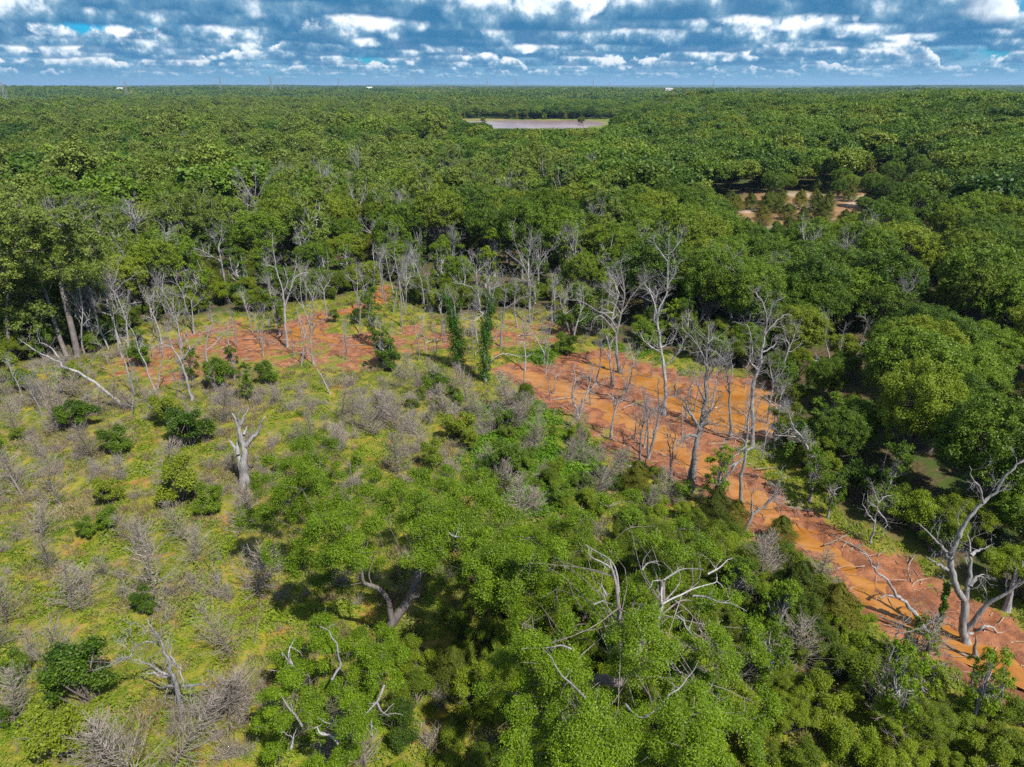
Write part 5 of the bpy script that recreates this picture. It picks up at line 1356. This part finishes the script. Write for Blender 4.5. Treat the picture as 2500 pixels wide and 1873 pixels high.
# ------------------------------------------------------------------ more dead stems, logs
def on_mud(rng, poly):
    P = np.array(gpoly(poly))
    while True:
        x, y = rng.uniform(P[:, 0].min(), P[:, 0].max()), rng.uniform(P[:, 1].min(), P[:, 1].max())
        if inside(np.array([x]), np.array([y]), [tuple(p) for p in P])[0]: return x, y


rl = np.random.default_rng(31)
LM = [(235, 905), (330, 850), (470, 800), (700, 800), (900, 810), (1120, 800), (1290, 780), (1420, 770), (1380, 850), (1100, 880), (900, 912), (600, 905), (470, 940), (320, 945)]
RM = [(1240, 890), (1430, 870), (1640, 920), (1900, 950), (1890, 1060), (1900, 1190), (1960, 1260), (1900, 1310), (1700, 1210), (1480, 1120), (1280, 960)]
FM = [(2020, 1290), (2220, 1350), (2320, 1420), (2480, 1500), (2500, 1640), (2330, 1600), (2200, 1540), (2060, 1400)]
for poly, n, place in ((LM, 34, 'across the left and centre mudflat'), (RM, 34, 'across the red banks of the creek and pool'), (FM, 12, 'on the red bank at the lower right')):
    for k in range(n):
        x, y = on_mud(rl, poly); z = max(ground_z(x, y), -.3); q = px_of(x, y)
        thing('fallen_log', 'fallen bleached log on the mud ' + by_mark(*q), 'log', (x, y, z), rl.uniform(0, 3.14), 'fallen logs on the mud', LOG[rl.integers(6)], rl.uniform(.35, .95))
for poly, n, place in ((LM, 22, 'left and centre mudflat'), (RM, 16, 'creek banks')):
    for k in range(n):
        x, y = on_mud(rl, poly); z = max(ground_z(x, y), -.3); q = px_of(x, y)
        thing('bare_pole', 'thin bare dead stem standing in the mud ' + by_mark(*q), 'pole', (x, y, z), rl.uniform(0, 6.28), 'thin dead stems in the mud', POLE[rl.integers(4)], rl.uniform(.5, 1.2))
# more dead trees crowded on the mud and before the woods
for poly, n, s0, s1 in ((RM, 26, .40, .85), (LM, 22, .40, .85), ([(1200, 780), (1430, 770), (1560, 860), (1900, 920), (1900, 960), (1500, 870)], 12, .6, 1.0), ([(560, 770), (980, 700), (1300, 765), (1300, 800), (900, 790), (560, 800)], 20, .7, 1.1),
                        ([(60, 890), (340, 800), (560, 770), (560, 800), (300, 880)], 12, .7, 1.1), ([(0, 950), (600, 930), (600, 1010), (0, 1050)], 12, .35, .6)):
    for k in range(n):
        x, y = on_mud(rl, poly); z = max(ground_z(x, y), -.3); q = px_of(x, y); e = rl.uniform(s0, s1)
        t = thing('snag', size_word(e * 1.35) + ' twiggy dead tree ' + by_mark(*q), 'dead tree', (x, y, z), rl.uniform(0, 6.28), 'small dead trees around the mudflats', SNAG[rl.integers(7)], (e * .8, e * .8, e)); t.rotation_euler = (rl.normal(0, .07), rl.normal(0, .07), rl.uniform(0, 6.28))
# cedars standing in and round the tan clearing
for px, py, e in ((1830, 520, .9), (1868, 528, 1.0), (1905, 505, .8), (1950, 520, .9), (1990, 500, .7), (2020, 515, .9), (2070, 500, .8), (2105, 478, .9), (2160, 470, .8), (2185, 462, .9), (2240, 458, .7), (1790, 530, .8), (2200, 500, 1.0), (1920, 545, .9), (2130, 520, 1.0), (2010, 550, 1.0), (1860, 560, .9)):
    g = hpoly([(px, py - 6)])[0]; z = ground_z(g[0], g[1]); plant('cedar_tree', ('trunk', 'crown'), CED[rl.integers(3)], (g[0], g[1], z), e, size_word(e * 1.15) + ' olive cedar on the tan clearing', 'tree', 'cedars on the tan clearing', rl)
for i in range(30):
    px, py = rl.uniform(1760, 2260), rl.uniform(440, 550); g = hpoly([(px, py)])[0]
    dd = float(poly_sd(np.array([g[0]]), np.array([g[1]]), CLEARING)[0])
    if dd > 6: continue
    z = ground_z(g[0], g[1]); e = rl.uniform(.55, 1.25)
    if i % 2: plant('cedar_tree', ('trunk', 'crown'), CED[rl.integers(3)], (g[0], g[1], z), e, size_word(e) + ' olive cedar on the tan clearing', 'tree', 'cedars on the tan clearing', rl)
    else: plant('oak_tree', ('trunk', 'crown'), OAK[rl.integers(6)], (g[0], g[1], z), e * .8, size_word(e) + ' leafy oak standing on the tan clearing', 'tree', 'oaks on the tan clearing', rl)
# snags inside the woods: tops showing between the crowns
for (px, py, s) in ((815, 560, 1.3), (870, 590, 1.25), (960, 600, 1.35), (1000, 640, 1.2), (1170, 600, 1.2), (930, 660, 1.1), (740, 700, 1.05), (380, 700, 1.25), (430, 740, 1.15), (300, 690, 1.1), (560, 740, 1.05), (1120, 700, 1.1), (1400, 720, 1.1), (1560, 720, 1.1), (1290, 730, 1.0),
                    (660, 640, 1.2), (1450, 660, 1.2), (2010, 760, 1.2), (1940, 700, 1.15), (1870, 800, 1.05), (2180, 860, 1.0), (1100, 480, 1.4), (1250, 560, 1.3), (880, 480, 1.4), (1040, 540, 1.35), (700, 540, 1.3), (2090, 700, 1.2), (1700, 820, 1.0), (1780, 830, 1.1), (90, 720, 1.1), (1490, 830, .9), (1590, 840, .9)):
    g = at(px, py); z = ground_z(g[0], g[1]); reg = 'left' if px < 850 else ('middle' if px < 1480 else 'right')
    thing('snag', 'dead grey tree among leafy trees ' + place_words(px, float(poly_sd(np.array([g[0]]), np.array([g[1]]), OPEN)[0])), 'dead tree', (g[0], g[1], z), rl.uniform(0, 6.28), 'dead trees inside the woods', SNAG[rl.integers(7)], s * rl.uniform(1.05, 1.35))
# white rubbish by the creek
g = at(1537, 1145); g[2] = ground_z(g[0], g[1])
me = bpy.data.meshes.new('bucket'); T = Tubes(); T.add([(-.22, 0, .17), (-.2, 0, .17), (.2, 0, .17), (.22, 0, .17), (.18, 0, .17)], (.001, .13, .17, .175, .14), 14)
thing('bucket', 'white plastic bucket lying on its side in the brush by the creek', 'bucket', g, .6, None, T.mesh('bucket', flat_mat('white_plastic', (.75, .76, .74), .4)))
g = at(1334, 1011); g[2] = ground_z(g[0], g[1])
T = Tubes(); T.add([(-.25, 0, .1), (-.24, 0, .1), (.2, 0, .12), (.21, 0, .12)], (.001, .10, .08, .001), 6)
thing('jug', 'small white plastic jug in the grass at the left bank of the creek', 'jug', g, 1.2, None, T.mesh('jug', bpy.data.materials['white_plastic']))

# ------------------------------------------------------------------ far structures
def boxes_mesh(name, L, mat):
    V, Fq = [], []
    for (x0, x1, y0, y1, z0, z1) in L:
        b = len(V); V += [(x0, y0, z0), (x1, y0, z0), (x1, y1, z0), (x0, y1, z0), (x0, y0, z1), (x1, y0, z1), (x1, y1, z1), (x0, y1, z1)]
        Fq += [(b, b + 3, b + 2, b + 1), (b + 4, b + 5, b + 6, b + 7), (b, b + 1, b + 5, b + 4), (b + 1, b + 2, b + 6, b + 5), (b + 2, b + 3, b + 7, b + 6), (b + 3, b, b + 4, b + 7)]
    return mesh_np(name, V, Fq, mat)


M['white_wall'] = flat_mat('pale_wall', (.36, .34, .31)); M['white_roof'] = flat_mat('white_metal_roof', (.60, .60, .60), .55, 0, .1)
M['red_roof'] = flat_mat('red_metal_roof', (.42, .09, .05), .5); M['grey_roof'] = flat_mat('grey_roof', (.30, .29, .28), .7); M['steel'] = flat_mat('galvanised_steel', (.30, .31, .32), .5, .3); M['dark_glass'] = flat_mat('window_glass', (.04, .05, .06), .15)


def building(name, label, px, py, D, Lx, Ly, hw, hr, roof, lift=0.0, rz=0.0, cat='building'):
    """foot at the distance D in the direction of a pixel; a gabled hall"""
    u = (px - 1250) / F0; v = (py - 936.5) / F0; y = D; x = u * D / (CP - v * SP); z = ground_z(x, y) + lift
    root = thing(name, label, cat, (x, y, z), rz, None)
    link('wall', boxes_mesh('wall', [(-Lx / 2, Lx / 2, -Ly / 2, Ly / 2, -lift - 1, hw)], M['white_wall']), root)
    e = .6; V = [(-Lx / 2 - e, -Ly / 2 - e, hw), (Lx / 2 + e, -Ly / 2 - e, hw), (Lx / 2 + e, 0, hw + hr), (-Lx / 2 - e, 0, hw + hr), (-Lx / 2 - e, Ly / 2 + e, hw), (Lx / 2 + e, Ly / 2 + e, hw)]
    V2 = [(a, b, c - .25) for a, b, c in V]
    link('roof', mesh_np('roof', V + V2, [(0, 1, 2, 3), (3, 2, 5, 4), (7, 6, 9, 8), (8, 9, 10, 11), (0, 6, 7, 1), (4, 5, 11, 10)], roof), root)
    k = max(2, int(Lx / 9))
    for i in range(k):
        cx = -Lx / 2 + (i + .5) * Lx / k; link('window', boxes_mesh('window', [(cx - 1.2, cx + 1.2, -Ly / 2 - .08, -Ly / 2 + .05, hw * .35, hw * .72)], M['dark_glass']), root)
    return root


building('barn', 'long white-roofed barn in the woods at the far left', 233, 258, 1010, 38, 14, 9, 3, M['white_roof'], 3.2)
building('barn', 'white metal barn, left one of the pair in the far right woods', 1990, 247, 1060, 26, 14, 9, 3, M['white_roof'], 3.5)
building('barn', 'long low red-roofed barn, right one of the pair in the far right woods', 2032, 244, 1085, 28, 12, 9, 3, M['red_roof'], 3.5)
building('house', 'white house with red roof on the far plain left of the centre line', 1106, 217, 3400, 44, 24, 14, 9, M['red_roof'], 8)
building('house', 'small white house right of the long barn at far left', 272, 245, 1350, 12, 9, 9, 3, M['white_roof'], 3.2)
building('house', 'tiny white house at the far left, farther than the others', 296, 226, 2300, 16, 12, 10, 3, M['white_roof'], 6)
building('house', 'small white house near the pylon at far left', 356, 239, 1600, 12, 9, 9, 3, M['white_roof'], 3.2)
building('house', 'pale house on the horizon near the clump of tall trees', 902, 212, 4200, 30, 20, 14, 7, M['white_roof'], 9)
building('house', 'tiny white house in the woods right of the lake', 1721, 253, 950, 6, 6, 9, 2.5, M['white_roof'], 1.5)
building('house', 'grey-roofed house in the woods beyond the lake', 1632, 228, 1900, 18, 12, 13, 4, M['grey_roof'], 5)


def pylon(label, px, top_py, D, h):
    u = (px - 1250) / F0; y = D; x = u * D / CP * 1.0; x = u * D / (CP - (top_py - 936.5) / F0 * SP); z = ground_z(x, y)
    root = thing('pylon', label, 'pylon', (x, y, z), 0, 'power pylons on the horizon'); T = Tubes(); w_ = h * .10
    for sx in (-1, 1):
        for sy in (-1, 1): T.add([(sx * w_, sy * w_, 0), (sx * w_ * .3, sy * w_ * .3, h * .6), (sx * w_ * .12, sy * w_ * .12, h)], (h * .007, h * .006, h * .005), 4)
    for k in range(9):
        f0, f1 = k / 9, (k + 1) / 9; a, b = w_ * (1 - .88 * f0), w_ * (1 - .88 * f1)
        for sy in (-1, 1): T.add([(-a, sy * a, h * f0), (b, sy * b, h * f1)], (h * .004, h * .004), 3); T.add([(a, sy * a, h * f0), (-b, sy * b, h * f1)], (h * .004, h * .004), 3)
    link('tower', T.mesh('tower', M['steel'], False), root); T = Tubes()
    for f, l in ((.66, .17), (.78, .21), (.90, .15)): T.add([(-h * l, 0, h * f), (0, 0, h * (f + .02)), (h * l, 0, h * f)], (h * .004, h * .007, h * .004), 4)
    link('cross_arms', T.mesh('cross_arms', M['steel'], False), root)


for lab, px, ty, D, h in (('lattice pylon at the far left edge of the horizon', 4, 208, 1500, 50), ('pylon between the left barns', 307, 214, 1900, 48), ('pylon left of the first radio mast', 538, 205, 2300, 52), ('pylon close to the first radio mast', 661, 200, 2400, 58),
                          ('pylon between the two radio masts', 828, 211, 3000, 50), ('pylon left of the second radio mast', 971, 212, 3100, 50), ('pylon right of the red-roofed far house', 1190, 205, 2900, 52), ('pylon beyond the lake', 1260, 200, 2900, 56), ('pylon right of the lake on the horizon', 1449, 200, 3000, 54),
                          ('small pylon on the horizon right of the lake', 1488, 204, 3300, 50), ('rightmost pylon before the dark far ridge', 1742, 208, 2700, 46), ('faint pylon right of the second radio mast', 1078, 210, 3500, 52)):
    pylon(lab, px, ty, D, h)
for lab, px, h, D in (('thin radio mast on the horizon left of centre', 683, 96, 2600), ('taller radio mast on the horizon nearer the centre', 1015, 118, 2900)):
    u = (px - 1250) / F0; x = u * D / (CP + .437 * SP); z = ground_z(x, D); root = thing('radio_mast', lab, 'mast', (x, D, z), 0, 'radio masts'); T = Tubes()
    T.add([(0, 0, 0), (0, 0, h * .5), (0, 0, h)], (.9, .8, .5), 4); link('mast', T.mesh('mast', M['steel'], False), root); T = Tubes()
    for k in range(3):
        a = k * 2.09 + .4
        for f in (.5, .92): T.add([(0, 0, h * f), (math.cos(a) * h * .4, math.sin(a) * h * .4, 0)], (.08, .08), 3)
    link('guy_wires', T.mesh('guy_wires', M['steel'], False), root)
# shrubs on the lake shore
for i, (px, py, s) in enumerate(((1366, 289, 2.0), (1398, 289, 1.9), (1245, 288, 1.6), (1120, 292, 1.8), (1180, 300, 1.5), (1100, 281, 2.2), (1420, 300, 1.8), (1330, 291, 1.4))):
    g = at(px, py, .9); t = plant('shore_bush', SN, BUSH[i % 4], (g[0], g[1], .8), s * 1.6, ('dark round bush on the far lake shore' if i < 2 else 'low bush on the shore of the lake'), 'bush', 'bushes on the far lake shore' if i < 2 else 'low bushes round the lake', rb)

# ------------------------------------------------------------------ air
hz = bpy.data.materials.new('air'); hz.use_nodes = True; hz.node_tree.nodes.clear(); h_ = NT(hz.node_tree)
pv = h_.node('ShaderNodeVolumePrincipled'); pv.inputs['Color'].default_value = (0.45, 0.72, 1.0, 1); pv.inputs['Density'].default_value = HAZE; pv.inputs['Anisotropy'].default_value = 0.2
h_.put(h_.node('ShaderNodeOutputMaterial').inputs['Volume'], pv.outputs[0])
o = link('haze', boxes_mesh('haze', [(-60000, 60000, -60000, 60000, -60, 155)], hz)); stuff(o, 'thin blue air over the far woods', 'haze')
